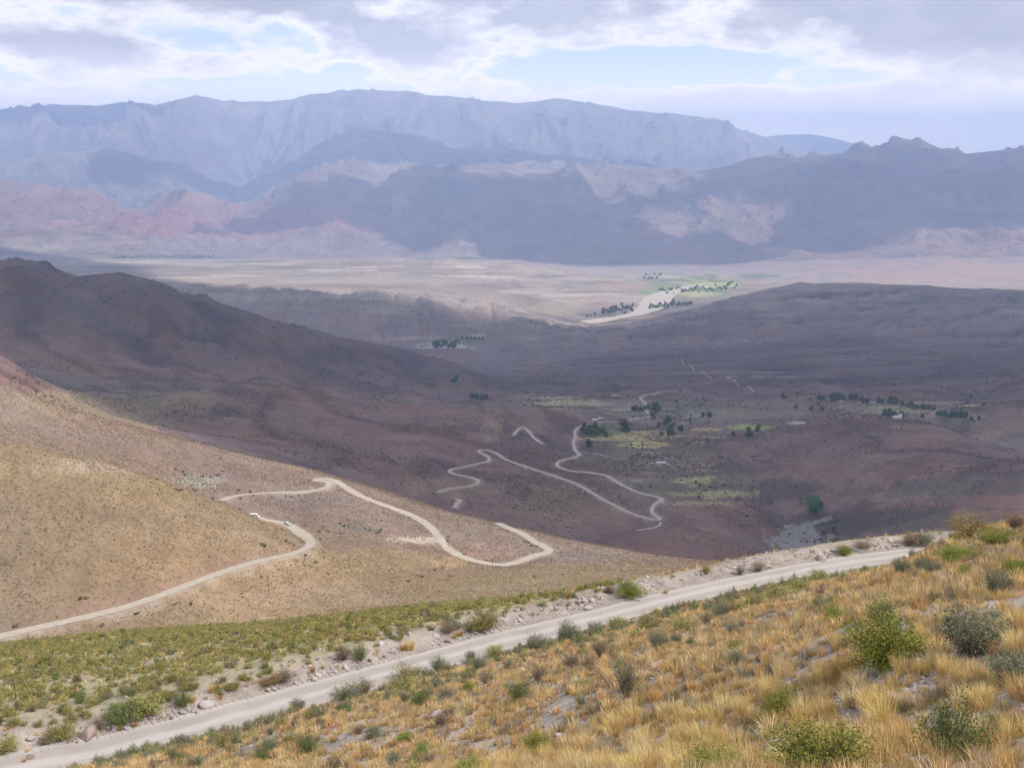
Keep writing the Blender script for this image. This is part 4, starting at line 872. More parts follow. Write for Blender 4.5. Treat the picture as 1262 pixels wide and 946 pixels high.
# ---- green slope beyond the road
x, y, a, r = scatter(52000, 60, 235, g, 38)
ro = near_edge(a) + 3.0
rc = np.interp(a, C[11][0], C[11][2]) * 1.06
cn = fbm(x / 7, y / 7, 3, 231)
rightlim = to_px(x, y, ground(x, y))[0] < 770 + 40 * cn
keep = (r > ro + 2.4 + 1.6 * fbm(x / 4, y / 4, 2, 233)) & (r < rc * 1.05) & rightlim & (g.uniform(0, 1, len(x)) < np.clip(.8 + .8 * cn, .4, 1) * .95)
for sx, sy, sr in taken: keep &= np.hypot(x - sx, y - sy) > sr
x, y, r = x[keep], y[keep], r[keep]; z = ground(x, y) - .03
print('green slope', len(x))
qx_ = to_px(x, y, z)[0]; order = np.argsort(r + 1000 * ((qx_ < 0) | (to_px(x, y, z)[1] > 946))); ind = order[:75]; rest = order[75:]
for i_ in ind:
    k_ = str(g.choice(['sage', 'green', 'brown', 'grey'], p=[.80,.08,.08,.04])); w_ = float(g.uniform(.6, 1.1))
    shrub(0, 0, 0, k_, {'sage': 'olive shrub on the green slope just beyond the gravel road', 'green': 'dark green shrub on the green slope just beyond the gravel road', 'brown': 'brown shrub on the green slope just beyond the gravel road', 'grey': 'grey shrub on the green slope just beyond the gravel road'}[k_],
          {'sage': 'olive shrubs on the green slope', 'green': 'dark shrubs on the green slope', 'brown': 'brown shrubs on the green slope', 'grey': 'grey shrubs on the green slope'}[k_], P=np.array([x[i_], y[i_], z[i_]]), width=w_, hs=float(g.uniform(.7, 1.0)))
items = []
LOW = {}
for kname in ('sage', 'green', 'brown', 'grey'):
    for v in range(2):
        st, lv, h, pal, ls, up, bark, cl_ = KIND[kname]; tw, lf = shrub_arrays(14, 300, 1.0, h, pal, np.random.default_rng(40 + v), .066, up, bark, cl_); LOW[kname, v] = lf
vv = g.choice(4, len(rest), p=[.86,.05,.06,.03])
MIDT = {kn: shrub_arrays(26, 700, 1.0, KIND[kn][2], KIND[kn][3], np.random.default_rng(60), .040, KIND[kn][5], KIND[kn][6], KIND[kn][7]) for kn in ('sage', 'green', 'brown', 'grey')}
it2 = []; v2 = g.choice(4, len(RX), p=[.2,.12,.34,.34])
for k_, kname in enumerate(('sage', 'green', 'brown', 'grey')):
    q = v2 == k_; w_ = g.uniform(.45, 1.05, q.sum()); rot_ = g.uniform(0, 6.28, q.sum()); s3_ = np.stack([w_, w_, w_ * g.uniform(.6, 1.1, q.sum())], 1)
    for arr in MIDT[kname]: it2.append((arr, RX[q], RY[q], ground(RX[q], RY[q]) - .02, rot_, s3_, np.ones((q.sum(), 3))))
tag(bake('scrub', it2, M_leaf), 'small twiggy scrub between tussocks below the gravel road', 'scrub', kind='stuff')
for k_, kname in enumerate(('sage', 'green', 'brown', 'grey')):
    for v in range(2):
        q = rest[(vv == k_) & (np.arange(len(rest)) % 2 == v)]; w_ = g.uniform(.5, 1.1, len(q))
        items.append((LOW[kname, v], x[q], y[q], z[q], g.uniform(0, 6.28, len(q)), np.stack([w_, w_, w_ * g.uniform(.65, 1, len(q))], 1), tint(len(q))))
tag(bake('green_scrub', items, M_leaf), 'olive green low scrub covering the slope beyond the gravel road', 'scrub', kind='stuff')
# dry litter tussocks between the shrubs there and along the verge
x, y, a, r = scatter(52000, 60, 235, g, 38); ro = near_edge(a) + 3.0; rc = np.interp(a, C[11][0], C[11][2]) * 1.06
keep = (r > ro + 1.2) & (r < rc * 1.1) & (g.uniform(0, 1, len(x)) < .40 + .25 * fbm(x / 5, y / 5, 2, 241))
x, y, r = x[keep], y[keep], r[keep]; z = ground(x, y) - .02; items = []
for v in range(4):
    q = np.arange(len(x)) % 4 == v; T_ = tuft_arrays(16, 1.0, 1.0, .10, 2, PALS[v + 1], np.random.default_rng(700 + v), .7); h_ = g.uniform(.25, .5, q.sum())
    items.append((T_, x[q], y[q], z[q], g.uniform(0, 6, q.sum()), np.stack([h_*1.3, h_*1.3, h_], 1), tint(q.sum())))
tag(bake('dry_grass', items, M_grass), 'pale dry grass between the shrubs beyond the gravel road', 'grass', kind='stuff')

# ---- tussocks and stones dotted over the middle slopes
def dots(name, label, cat, n, r0, r1, wr, hr, pal, nb, seed, dens=None, rail=True, mat=None, bw=.5):
    x, y, a, r = scatter(n, r0, r1, g, 26.2)
    # drop anything on a road
    ok = np.ones(len(x), bool)
    for P in (P_low, P_mid, P_link, P_s, P_c, P_c0, P_t):
        step_ = max(1, len(P) // 400)
        for qx, qy, _ in P[::step_]: 
            m_ = (np.abs(x - qx) < 3.6) & (np.abs(y - qy) < 3.6); ok[m_] = False
    if dens is not None: ok &= g.uniform(0, 1, len(x)) < dens(x, y, a, r)
    x, y, r = x[ok], y[ok], r[ok]; z = ground(x, y) - .05; items = []; far_ = sstep(600, 700, r)[:, None] * (seed == 800)
    for v in range(4):
        q = np.arange(len(x)) % 4 == v; T_ = tuft_arrays(nb, 1.0, 1.0, bw, 1, pal, np.random.default_rng(seed + v), .75); h_ = g.uniform(*hr, q.sum()); w_ = g.uniform(*wr, q.sum())
        items.append((T_, x[q], y[q], z[q], g.uniform(0, 6, q.sum()), np.stack([w_, w_, h_], 1), tint(q.sum()) * (1 - far_[q] * np.array([.30, .38, .40]))))
    return tag(bake(name, items, mat or M_grass), label, cat, kind='stuff')
mid_d = lambda x, y, a, r: (1 - .4 * sstep(620, 700, r)) * np.clip(.75 + .9 * fbm(x / 30, y / 30, 3, 251), .1, 1)
dots('dry_grass', 'dry tussocks dotted over the sunlit middle slopes', 'grass', 230000, 380, 900, (.7,1.3), (.30,.65), [(.37,.285,.18),(.32,.243,.152),(.28,.215,.152),(.43,.345,.245)], 7, 800, mid_d)
dots('scrub', 'dark low scrub dotted over the middle slopes', 'scrub', 1200, 400, 900, (1.0,2.2), (.6,1.2), [(.16,.14,.08),(.13,.10,.07),(.20,.16,.10)], 10, 820, lambda x, y, a, r: np.clip(.02 + 1.1 * fbm(x / 45, y / 45, 3, 261) ** 2 * 3, 0, 1), mat=M_leaf)
dots('scrub', 'dark scrub dotted over the shaded valley slopes', 'scrub', 60000, 950, 2400, (1.5,3.2), (.8,1.8), [(.13,.11,.07),(.16,.12,.09),(.10,.09,.06),(.20,.15,.10)], 7, 840, lambda x, y, a, r: np.clip(.12 + 1.5 * fbm(x / 90, y / 90, 4, 271) + .9 * np.clip(1 - 7 * np.abs(fbm(x / 300 + 5, y / 420, 4, 151)), 0, 1), .02, 1), mat=M_leaf)
dots('scrub', 'dark bushes dotted over the big hill and the far plain', 'scrub', 30000, 2300, 4800, (4,8), (2,4.5), [(.10,.09,.06),(.13,.11,.07),(.08,.08,.06)], 7, 860, lambda x, y, a, r: np.clip(.12 + 1.0 * fbm(x / 260, y / 160, 4, 281), .0, 1), mat=M_leaf)

def pxwin(x, y, wins):
    qx, qy = to_px(x, y, ground(x, y)); m = np.zeros(len(x))
    for x0, x1, y0, y1, d in wins: m = np.maximum(m, d * ((qx > x0) & (qx < x1) & (qy > y0) & (qy < y1)))
    return m
dots('scrub', 'dark hedges and thickets between the fields of the valley floor', 'scrub', 90000, 1100, 2700, (2,5), (1,3), [(.07,.09,.045),(.09,.09,.055),(.06,.07,.045)], 12, 880,
     lambda x, y, a, r: pxwin(x, y, [(770,880,525,600,.5), (850,930,560,625,.35), (640,780,482,505,.16), (1000,1215,488,522,.22), (775,875,488,530,.35), (900,1010,600,640,.25), (952,1035,638,690,.6)]) * np.clip(.2 + 1.8 * fbm(x / 70, y / 40, 4, 291), 0, 1), mat=M_leaf)

nearroad = lambda x, y: np.min([np.hypot(x - q[0], y - q[1]) for q in np.vstack([P_low[::6], P_mid[::8]])], axis=0)
dots('scrub', 'dark green bushes clumped below the dirt road and in the stony hollows', 'scrub', 26000, 400, 900, (1.2,3.0), (.8,1.8), [(.12,.12,.06),(.10,.095,.055),(.16,.14,.085)], 14, 900,
     lambda x, y, a, r: np.maximum(pxwin(x, y, [(215,275,578,606,.35), (392,475,640,660,.45), (480,560,700,722,.12)]), .22 * (np.abs(nearroad(x, y) - 7) < 3.2)) * np.clip(.3 + 1.5 * fbm(x / 25, y / 25, 3, 295), 0, 1), mat=M_leaf)
# ---------------------------------------------------------------- stones
def rock_arrays(seed, sub=2, flat_=1.0, cuts=9):
    g = np.random.default_rng(seed)
    import bmesh
    bm = bmesh.new(); bmesh.ops.create_icosphere(bm, subdivisions=sub + 1, radius=1)
    V = np.array([v.co[:] for v in bm.verts]); F = np.array([[v.index for v in f.verts] for f in bm.faces]); bm.free()
    for k in range(cuts):
        n = g.normal(0, 1, 3); n /= np.linalg.norm(n); d = g.uniform(.45, .8); p = V @ n; V = V - np.clip(p - d, 0, 9)[:, None] * n
    V += .03 * np.stack([fbm(V[:, 0]*3 + i*9, V[:, 1]*3 + V[:, 2]*2, 3, seed) for i in range(3)], 1)
    V *= np.array([1, g.uniform(.65, .9), flat_]) * .5 / .75
    V[:, 2] += .12 * flat_
    return V, F, np.ones((len(V), 3))
def rock_mesh(seed, flat_, mat, cuts=9):
    V, F, Cc = rock_arrays(seed, 2, flat_, cuts); o = mesh_from('rock', V, F, 3, mat, smooth=False); me = o.data; bpy.data.objects.remove(o); return me
RK = [rock_mesh(900 + i, f, M_rock) for i, f in enumerate((.8, .7, .55, .9, .45, .6))]; RKB = [rock_mesh(950 + i, .7, M_rock2) for i in range(3)]; SLAB = [rock_mesh(980 + i, .22, M_rock, 14) for i in range(3)]
def rock(px, py, wpx, me, label, group=None, cat='rock', name='boulder', hs=1.0):
    P = at(px, py); d = float(np.linalg.norm(P)); s = wpx * d / F_PX
    o = obj(name, me, None, P, random.uniform(0, 6.28), (s, s, s * hs)); o.rotation_euler = (random.uniform(-.15,.15), random.uniform(-.15,.15), random.uniform(0, 6.28)); tag(o, label, cat, group); return o
for px, py, w_, me, lb, hs in [(606,771,16,RK[3],'largest pale rounded boulder on the outer verge beside the olive bushes',1.1), (601,777,8,RKB[0],'brown stone at the foot of the largest pale boulder',1), (110,906,23,RKB[1],'reddish wedge shaped boulder on the verge in the lower left',.8),
  (541,882,27,SLAB[0],'flat pale slab lying among the tussocks in the lower middle',1.4), (254,868,16,RK[4],'pale angular block at the verge turnout, right of the broken slab',1), (240,874,12,SLAB[1],'broken pale slab left of the angular block',1.8), (225,878,11,SLAB[2],'low slab at the left end of the broken blocks',1.8),
  (1011,690,17,RKB[2],'flat reddish slab at the outer road edge near the skyline',.6), (1065,677,20,SLAB[1],'thin pale slab on the skyline at the road end',1.2), (973,759,13,RKB[0],'dark reddish stone on the slope below the sage row',1), (724,750,10,RK[0],'stone standing highest in the verge rubble right of the pale boulder',1.2),
  (786,739,10,RK[2],'grey block in the rubble under the bright green domed bush',.9), (718,741,8,RK[5],'pale block on top of the verge rubble',1), (38,910,10,RK[1],'white stone between the verge bushes in the lower left corner',.7), (393,832,9,RK[4],'pale stone on the verge right of the wide low brown bush',.8),
  (407,828,6,RK[0],'small white stone at the right of the verge stone pair',1), (475,810,7,RKB[2],'brown stone on top of the pale verge bank',1), (553,791,8,RKB[1],'dark leaning stone at the outer road edge',1.2), (1124,834,10,RK[4],'pale stone in the pebble patch under the large bright green shrub',.8), (38,933,9,RKB[0],'dark stone on the verge at the bottom left corner',.8), (690,905,9,RK[2],'pale stone in the tussocks near the bottom centre',.6)]:
    rock(px, py, w_, me, lb, hs=hs)
# rubble along the outer verge
g = np.random.default_rng(77)
n_ = 0
seg = np.gradient(P_near[:, :2], axis=0); seg /= np.linalg.norm(seg, axis=1)[:, None]; nrm = np.stack([-seg[:, 1], seg[:, 0]], 1)
if nrm[len(nrm)//2] @ P_near[len(nrm)//2, :2] < 0: nrm = -nrm
vis = np.where((to_px(*P_near.T)[0] > -5) & (to_px(*P_near.T)[0] < 1130))[0]
smalls = []
for k in range(2600):
    i_ = int(g.choice(vis)); o_f = 1.8 + abs(g.normal(0, 1.4)); p = P_near[i_, :2] + nrm[i_] * o_f; s = float(g.gamma(2.2, .065)) + .05
    dn = fbm(np.array([p[0] / 5]), np.array([p[1] / 5]), 2, 301)[0]
    if g.uniform() > .5 + 1.4 * dn: continue
    smalls.append((p[0], p[1], s))
smalls.sort(key=lambda q: -q[2])
for (x_, y_, s) in smalls[:240]:
    me = (RK + RKB + SLAB)[int(g.choice(12, p=[.12]*6 + [.06]*3 + [.1/3]*3))]
    o = obj('stone', me, None, (x_, y_, float(ground(x_, y_))), 0, s * 1.1); o.rotation_euler = (g.uniform(-.4,.4), g.uniform(-.4,.4), g.uniform(0, 6.28))
    tag(o, 'loose stone in the rubble along the outer edge of the gravel road', 'stone', 'loose stones along the outer road edge')
def rubble(name, label, pts, mat):
    T_ = [rock_arrays(1000 + v, 0, .6, 6) for v in range(4)]; pts = np.array(pts); items = []
    for v in range(4):
        q = pts[v::4]; items.append((T_[v], q[:, 0], q[:, 1], ground(q[:, 0], q[:, 1]), g.uniform(0, 6, len(q)), np.repeat(q[:, 2:3], 3, 1), np.ones((len(q), 3))))
    o = bake(name, items, mat); tag(o, label, 'gravel', kind='stuff')
pts = smalls[240:]
for k in range(5000):
    i_ = int(g.choice(vis)); o_f = g.choice([-1, 1, 1]) * (1.5 + abs(g.normal(0, .6))); p = P_near[i_, :2] + nrm[i_] * o_f; pts.append((p[0], p[1], float(g.uniform(.03, .12))))
rubble('gravel', 'fine rubble strewn along both edges of the gravel road', pts, M_rock)
x, y, a, r = scatter(26000, 10, 92, g, 26); ok = (r < near_edge(a)) & (g.uniform(0, 1, len(x)) < .35 + .5 * sstep(-.1, .3, fbm(x / 4, y / 4, 3, 311)))
cl_n = fbm(x / 3.2, y / 3.2, 3, 201); ok &= cl_n < .12
pts = np.stack([x[ok], y[ok], g.gamma(2, .028, ok.sum()) + .03], 1)
pp = at(1120, 835); ex = np.stack([pp[0] + g.normal(0, .75, 300), pp[1] + g.normal(0, .8, 300), g.uniform(.05, .2, 300)], 1)
rubble('gravel', 'broken pale stones lying between the tussocks of the near slope', np.vstack([pts, ex]), M_rock)
# low grass clumps on the outer verge
for (px, py, w_) in [(505,800,20),(496,801,12),(566,783,12),(560,786,9),(237,864,14),(262,852,16),(276,848,12),(222,868,12),(340,840,18),(385,827,12),(398,823,8),(147,899,12),(166,895,8),(70,908,16),(30,938,8),(820,731,10),(700,746,8)]:
    P = at(px, py); s = w_ * float(np.linalg.norm(P)) / F_PX * .8; o = obj('tussock', NEAR_T[3], None, P, random.uniform(0, 6.28), s); tag(o, 'small rust coloured tussock on the outer verge of the gravel road', 'grass tussock', 'rusty tussocks on the outer verge')

# ---------------------------------------------------------------- trees of the valley
def tree_arrays(g, leaves, w, h, trunk_h, pal, ls, poplar=False):
    nlump = 4 if poplar else (20 if leaves > 4000 else 11)
    cz = g.uniform(trunk_h, h * .88, nlump); cr = g.uniform(0, .32, nlump) * w * (0 if poplar else 1); ca = g.uniform(0, 6.28, nlump)
    cr = cr * np.sqrt(np.clip(1 - ((cz - h * .5) / (h * .5)) ** 2, .1, 1)) * 1.25; ctr = np.stack([np.cos(ca) * cr, np.sin(ca) * cr, cz], 1); ctr[0] = (0, 0, h * .6)
    lr = g.uniform(.13 if leaves > 4000 else .20, .22 if leaves > 4000 else .32, nlump) * w * (1.4 if poplar else 1)
    ci = g.integers(0, nlump, leaves); d = g.normal(0, 1, (leaves, 3)); d /= np.linalg.norm(d, axis=1)[:, None]
    P = ctr[ci] + d * (lr[ci] * g.uniform(.55, 1.05, leaves) ** .6)[:, None] * np.array([1, 1, .85 if not poplar else 1.5])
    n1 = g.normal(0, 1, (leaves, 3)); n1 /= np.linalg.norm(n1, axis=1)[:, None]; n2 = np.cross(n1, g.normal(0, 1, (leaves, 3))); n2 /= np.linalg.norm(n2, axis=1)[:, None]
    s = ls * g.uniform(.6, 1.3, leaves)[:, None]
    V = np.stack([P - n1*s, P + n2*s*.6, P + n1*s, P - n2*s*.6], 1).reshape(-1, 3); Fq = np.arange(leaves*4).reshape(-1, 4); F = np.concatenate([Fq[:, [0,1,2]], Fq[:, [0,2,3]]], 0)
    col = np.array(pal)[ci % len(pal)] * g.uniform(.75, 1.25, leaves)[:, None]
    # trunk with limbs
    TV = []; TF = []
    def limb(p, q, r0, r1):
        b0 = len(TV); p = np.array(p, float); q = np.array(q, float); d = q - p; a_ = np.cross(d, [.3, .7, .2]); a_ /= np.linalg.norm(a_); c_ = np.cross(a_, d); c_ /= np.linalg.norm(c_)
        for pp_, r_ in ((p, r0), (q, r1)):
            for k in range(6): t = k * math.pi / 3; TV.append(pp_ + (a_ * math.cos(t) + c_ * math.sin(t)) * r_)
        for k in range(6): k2 = (k+1) % 6; TF.extend([(b0+k, b0+k2, b0+6+k2), (b0+k, b0+6+k2, b0+6+k)])
    limb((0,0,-.05*h), (0,0,trunk_h*1.1), .045*w, .032*w)
    for c in ctr[1:7]: limb((0,0,trunk_h), c, .025*w, .008*w)
    return (np.array(TV), np.array(TF), np.tile(np.array([(.19,.15,.12)]), (len(TV), 1))), (V, F, np.repeat(col, 4, 0))
TREE = []
DKG = [(.085,.14,.055),(.10,.16,.06),(.065,.11,.05),(.12,.17,.07)]
for v in range(4):
    g_ = np.random.default_rng(1200 + v); t_, c_ = tree_arrays(g_, 1300, 1.0, .95 if v < 3 else 2.0, .16, DKG, .055, v == 3); TREE.append((rawmesh('trunk', t_, M_twig), rawmesh('crown', c_, M_leaf)))
LT = np.random.default_rng(1300); t_, c_ = tree_arrays(LT, 6000, 1.05, .80, .13, [(.10,.22,.06),(.08,.18,.05),(.13,.26,.08)], .028); BIGT = (rawmesh('trunk', t_, M_twig), rawmesh('crown', c_, M_leaf))
def tree(px, py, wpx, label, group=None, v=None, meshes=None, rmin=900):
    P = at(px, py, rmin)
    if P is None: return
    P[2] = ground(P[0], P[1]); s = wpx * float(np.linalg.norm(P)) / F_PX * (.8 if P[1] > 5000 else 1)
    rt = bpy.data.objects.new('tree', None); COL.objects.link(rt); rt.location = P; rt.scale = (s,)*3; rt.rotation_euler = (0, 0, random.uniform(0, 6.28))
    m_ = meshes or TREE[v if v is not None else random.randrange(3)]
    obj('trunk', m_[0], rt); obj('crown', m_[1], rt); tag(rt, label, 'tree', group)
tree(1005, 630, 24, 'lone bright green round tree beside the pale stream bed', meshes=BIGT)
tree(770, 532, 17, 'large dark tree standing alone above the straw coloured field'); tree(808, 508, 14, 'wide dark tree right of the farm grove, flat crowned'); tree(725, 551, 11, 'bluish green tree below the roadside grove, by the switchback')
tree(923, 537, 11, 'larger of two dark trees on the small yellow field'); tree(934, 531, 8, 'smaller of two dark trees on the small yellow field'); tree(874, 515, 9, 'dark tree standing alone at the scrubby valley edge'); tree(904, 537, 6, 'small bush like tree left of the small yellow field'); tree(826, 536, 14, 'broad dark tree at the right end of the straw field'); tree(839, 532, 9, 'smaller tree right of the broad tree by the straw field')
def grove(label, group, pts, sp=(1.2, .5), n=1, rmin=900, v=None):
    for (px, py, w_) in pts:
        for k in range(n): tree(px + random.uniform(-1,1) * sp[0] * (n > 1), py + random.uniform(-1,1) * sp[1] * (n > 1), w_ * random.uniform(.8, 1.2), label, group, v, rmin=rmin)
grove('dark green tree in the roadside grove left of the straw field', 'trees of the roadside grove', [(718,532,8),(723,535,8),(729,537,9),(736,536,9),(742,534,8),(726,529,8),(734,529,8),(747,538,7),(720,526,6)])
grove('dark tree in the farm grove at the top of the winding road', 'trees of the farm grove', [(780,506,6),(784,505,8),(790,507,7),(795,505,7),(799,503,5),(803,513,6),(806,517,6)])
grove('dark tree along the stream right of the straw field', 'trees along the stream', [(819,524,7),(823,521,10),(815,537,8),(812,526,5),(830,525,6),(850,520,5),(866,514,5)])
grove('dark tree on the upper row of the far hamlet', 'trees in the upper row of the far hamlet', [(1009,493,6),(1014,493,7),(1027,493,9),(1033,494,10),(1039,492,8),(1048,492,8),(1054,492,8),(965,491,6),(981,503,6),(1000,505,5),(1012,506,6),(1063,497,8),(1068,497,7)])
grove('dark tree on the middle row of the far hamlet', 'trees in the middle row of the far hamlet', [(1083,496,7),(1088,497,6),(1097,497,8),(1103,497,8),(1112,500,6),(1119,501,6),(1124,501,6),(1130,504,6),(1137,505,7),(1144,505,6),(1150,506,5)])
grove('dark tree on the lower row of the far hamlet', 'trees in the lower row of the far hamlet', [(1090,512,8),(1096,513,9),(1102,513,8),(1111,515,8),(1137,515,6),(1158,513,7),(1165,514,8),(1172,514,8),(1178,514,9),(1184,514,8),(1190,515,8),(1197,518,6),(1206,517,5)])
grove('dark tree in the gully grove below the big hill', 'trees of the gully grove', [(562,470,9),(558,472,7),(582,491,6),(588,492,8),(594,492,8),(600,491,6)], rmin=1900)
grove('tree in the dark grove on the canyon floor', 'trees of the canyon grove', [(x_ + random.uniform(-1,1), 426 + random.gauss(0, 2.2), random.uniform(3.5, 5.5)) for x_ in np.arange(534, 566, 1.5)] + [(x_, 418, 3.5) for x_ in range(570, 600, 5)], rmin=3600)
grove('tree in the dark grove on the near bank of the wide river', 'trees on the near river bank', [(x_ + random.uniform(-2,2), 383 - (x_ - 758) * .15 + random.gauss(0, 2.6), random.uniform(3.5, 6)) for x_ in np.arange(742, 780, 1.1)] + [(724,391,4),(728,390,4),(733,388,4)], rmin=4950)
grove('tree in the dark grove on the far bank of the wide river', 'trees on the far river bank', [(x_ + random.uniform(-2,2), 379 - (x_ - 800) * .10 + random.gauss(0, 1.8), random.uniform(3.5, 5.5)) for x_ in np.arange(801, 852, 1.4)], rmin=4950)
grove('tree in the green belt across the river flats', 'trees of the green belt', [(x_, 358 + random.gauss(0, 2), random.uniform(3, 5)) for x_ in np.arange(812, 862, 2.6)] + [(x_, 357 - (x_ - 865) * .08 + random.gauss(0, 2), random.uniform(3, 5)) for x_ in np.arange(866, 908, 2.6)] + [(x_, 342 + random.uniform(-3, 3), 4) for x_ in np.arange(794, 816, 2.6)], rmin=5500)
grove('small tree in the green line at the foot of the coloured hills', 'trees in the line below the coloured hills', [(x_, 317 + random.uniform(-1.5, 1.5), random.uniform(1.8, 3)) for x_ in sorted(list(np.random.default_rng(5).normal(165, 18, 22)) + list(np.random.default_rng(6).normal(235, 22, 18)))], rmin=8800)

# ---------------------------------------------------------------- houses
def plain(name, c, rough=.8):
    m, nt, N, L = nmat(name); b = NB(nt); geo = b.n('ShaderNodeNewGeometry').outputs['Position']
    cc = b.mix(b.rng(b.noise(geo, 1.5, 4), .35, .65, 0, 1), c, tuple(v * .82 for v in c)); bs = b.n('ShaderNodeBsdfPrincipled', i_Roughness=rough); b.l(cc, bs.inputs['Base Color'])
    o = b.n('ShaderNodeOutputMaterial'); b.l(bs.outputs[0], o.inputs[0]); return m
M_wh = plain('lime_wash', (.62,.61,.58)); M_adobe = plain('adobe', (.42,.32,.25)); M_tin = plain('tin_roof', (.62,.63,.65), .45); M_straw = plain('mud_roof', (.36,.29,.23)); M_dark = plain('dark_wood', (.07,.055,.045)); M_glass = plain('dark_glass', (.03,.035,.04), .15); M_tyre = plain('tyre_rubber', (.03,.03,.03)); M_chrome = plain('pale_metal', (.5,.5,.5), .35); M_red = plain('red_lens', (.4,.03,.02), .3)
def boxes(name, lst, mat, parent, bev=0):
    V = []; F = []
    for (x0, x1, y0, y1, z0, z1) in lst:
        b0 = len(V); V += [(x, y, z) for x in (x0, x1) for y in (y0, y1) for z in (z0, z1)]
        F += [[b0 + i for i in f] for f in ((0,1,3,2),(4,6,7,5),(0,4,5,1),(2,3,7,6),(0,2,6,4),(1,5,7,3))]
    o = mesh_from(name, np.array(V, float), np.array(F), 4, mat, parent, smooth=False)
    if bev:
        md = o.modifiers.new('bevel', 'BEVEL'); md.width = bev; md.segments = 2
    return o
def prism(name, prof, x0, x1, mat, parent, bev=0):
    """closed side profile (y,z) extruded along x"""
    import bmesh
    bm = bmesh.new(); A = [bm.verts.new((x0, p[0], p[1])) for p in prof]; B = [bm.verts.new((x1, p[0], p[1])) for p in prof]; n = len(prof)
    bm.faces.new(A); bm.faces.new(B[::-1])
    for i in range(n): bm.faces.new((A[i], B[i], B[(i+1) % n], A[(i+1) % n]))
    bmesh.ops.recalc_face_normals(bm, faces=bm.faces)
    me = bpy.data.meshes.new(name); bm.to_mesh(me); bm.free(); me.materials.append(mat); o = bpy.data.objects.new(name, me); COL.objects.link(o); o.parent = parent
    if bev: md = o.modifiers.new('bevel', 'BEVEL'); md.width = bev; md.segments = 3
    return o
def house(px, py, w, d, h, wall, roof, label, rz=0, pitched=True, tower=False, rmin=1200, group=None):
    P = at(px, py, rmin)
    if P is None: return
    P[2] = ground(P[0], P[1]); rt = bpy.data.objects.new('chapel' if tower else 'farmhouse', None); COL.objects.link(rt); rt.location = P; rt.rotation_euler = (0, 0, rz); tag(rt, label, 'chapel' if tower else 'house', group)
    boxes('wall', [(-w/2, w/2, -d/2, d/2, -1.5, h)], wall, rt)
    if pitched: prism('roof', [(-d/2-.3, h-.05), (0, h + d*.28), (d/2+.3, h-.05), (d/2+.3, h+.12), (0, h + d*.28+.17), (-d/2-.3, h+.12)], -w/2-.3, w/2+.3, roof, rt)
    else: boxes('roof', [(-w/2-.3, w/2+.3, -d/2-.3, d/2+.3, h+.003, h+.22)], roof, rt)
    boxes('door', [(-.5, .5, -d/2-.05, -d/2+.02, 0, 2.0)], M_dark, rt)
    for sx in (-w*.32, w*.32): boxes('window', [(sx-.45, sx+.45, -d/2-.04, -d/2+.02, 1.0, 1.9)], M_glass, rt)
    if tower: boxes('tower', [(w/2+.01, w/2+2.8, -1.4, 1.4, -1.5, h+3.2)], wall, rt); prism('spire', [(-1.5, h+3.2), (0, h+4.6), (1.5, h+3.2)], w/2-.1, w/2+2.9, roof, rt)
house(1105, 516, 11, 6, 3.8, M_wh, M_wh, 'white chapel with a short tower beside the dark trees of the far hamlet', .1, tower=True)
house(1036, 496, 12, 6, 3, M_adobe, M_tin, 'low house with a bright metal roof under the upper row of hamlet trees', 0, False)
house(733, 519, 9, 6, 3, M_adobe, M_tin, 'pale roofed farmhouse above the roadside grove, left one of three', .2); house(740, 517, 7, 5, 2.8, M_adobe, M_wh, 'small pale farmhouse above the roadside grove, between the other two', -.3); house(729, 521, 6, 5, 2.6, M_adobe, M_straw, 'mud roofed shed below the pale roofed farmhouse', .1, False)
house(761, 526, 8, 5, 2.8, M_wh, M_straw, 'low whitewashed house left of the large lone dark tree', .1, False); house(777, 506, 8, 5, 3, M_wh, M_tin, 'whitewashed house at the left edge of the farm grove', -.1)
house(815, 572, 13, 7, 2.8, M_adobe, M_tin, 'long low house with a bright flat metal roof below the fields', 0, False); house(757, 488, 12, 6, 3, M_adobe, M_tin, 'lone long building with pale roof on the upper plain', 0, False, rmin=1900)
house(898, 467, 12, 7, 3, M_adobe, M_wh, 'pale roofed building on the dark plain, left one of a pair', .3, False, rmin=2300); house(905, 470, 10, 6, 3, M_adobe, M_tin, 'pale roofed building on the dark plain, right one of a pair', -.2, False, rmin=2300)
house(866, 355, 60, 30, 9, M_wh, M_wh, 'large white building among trees on the river flats', 0, False, rmin=5500)

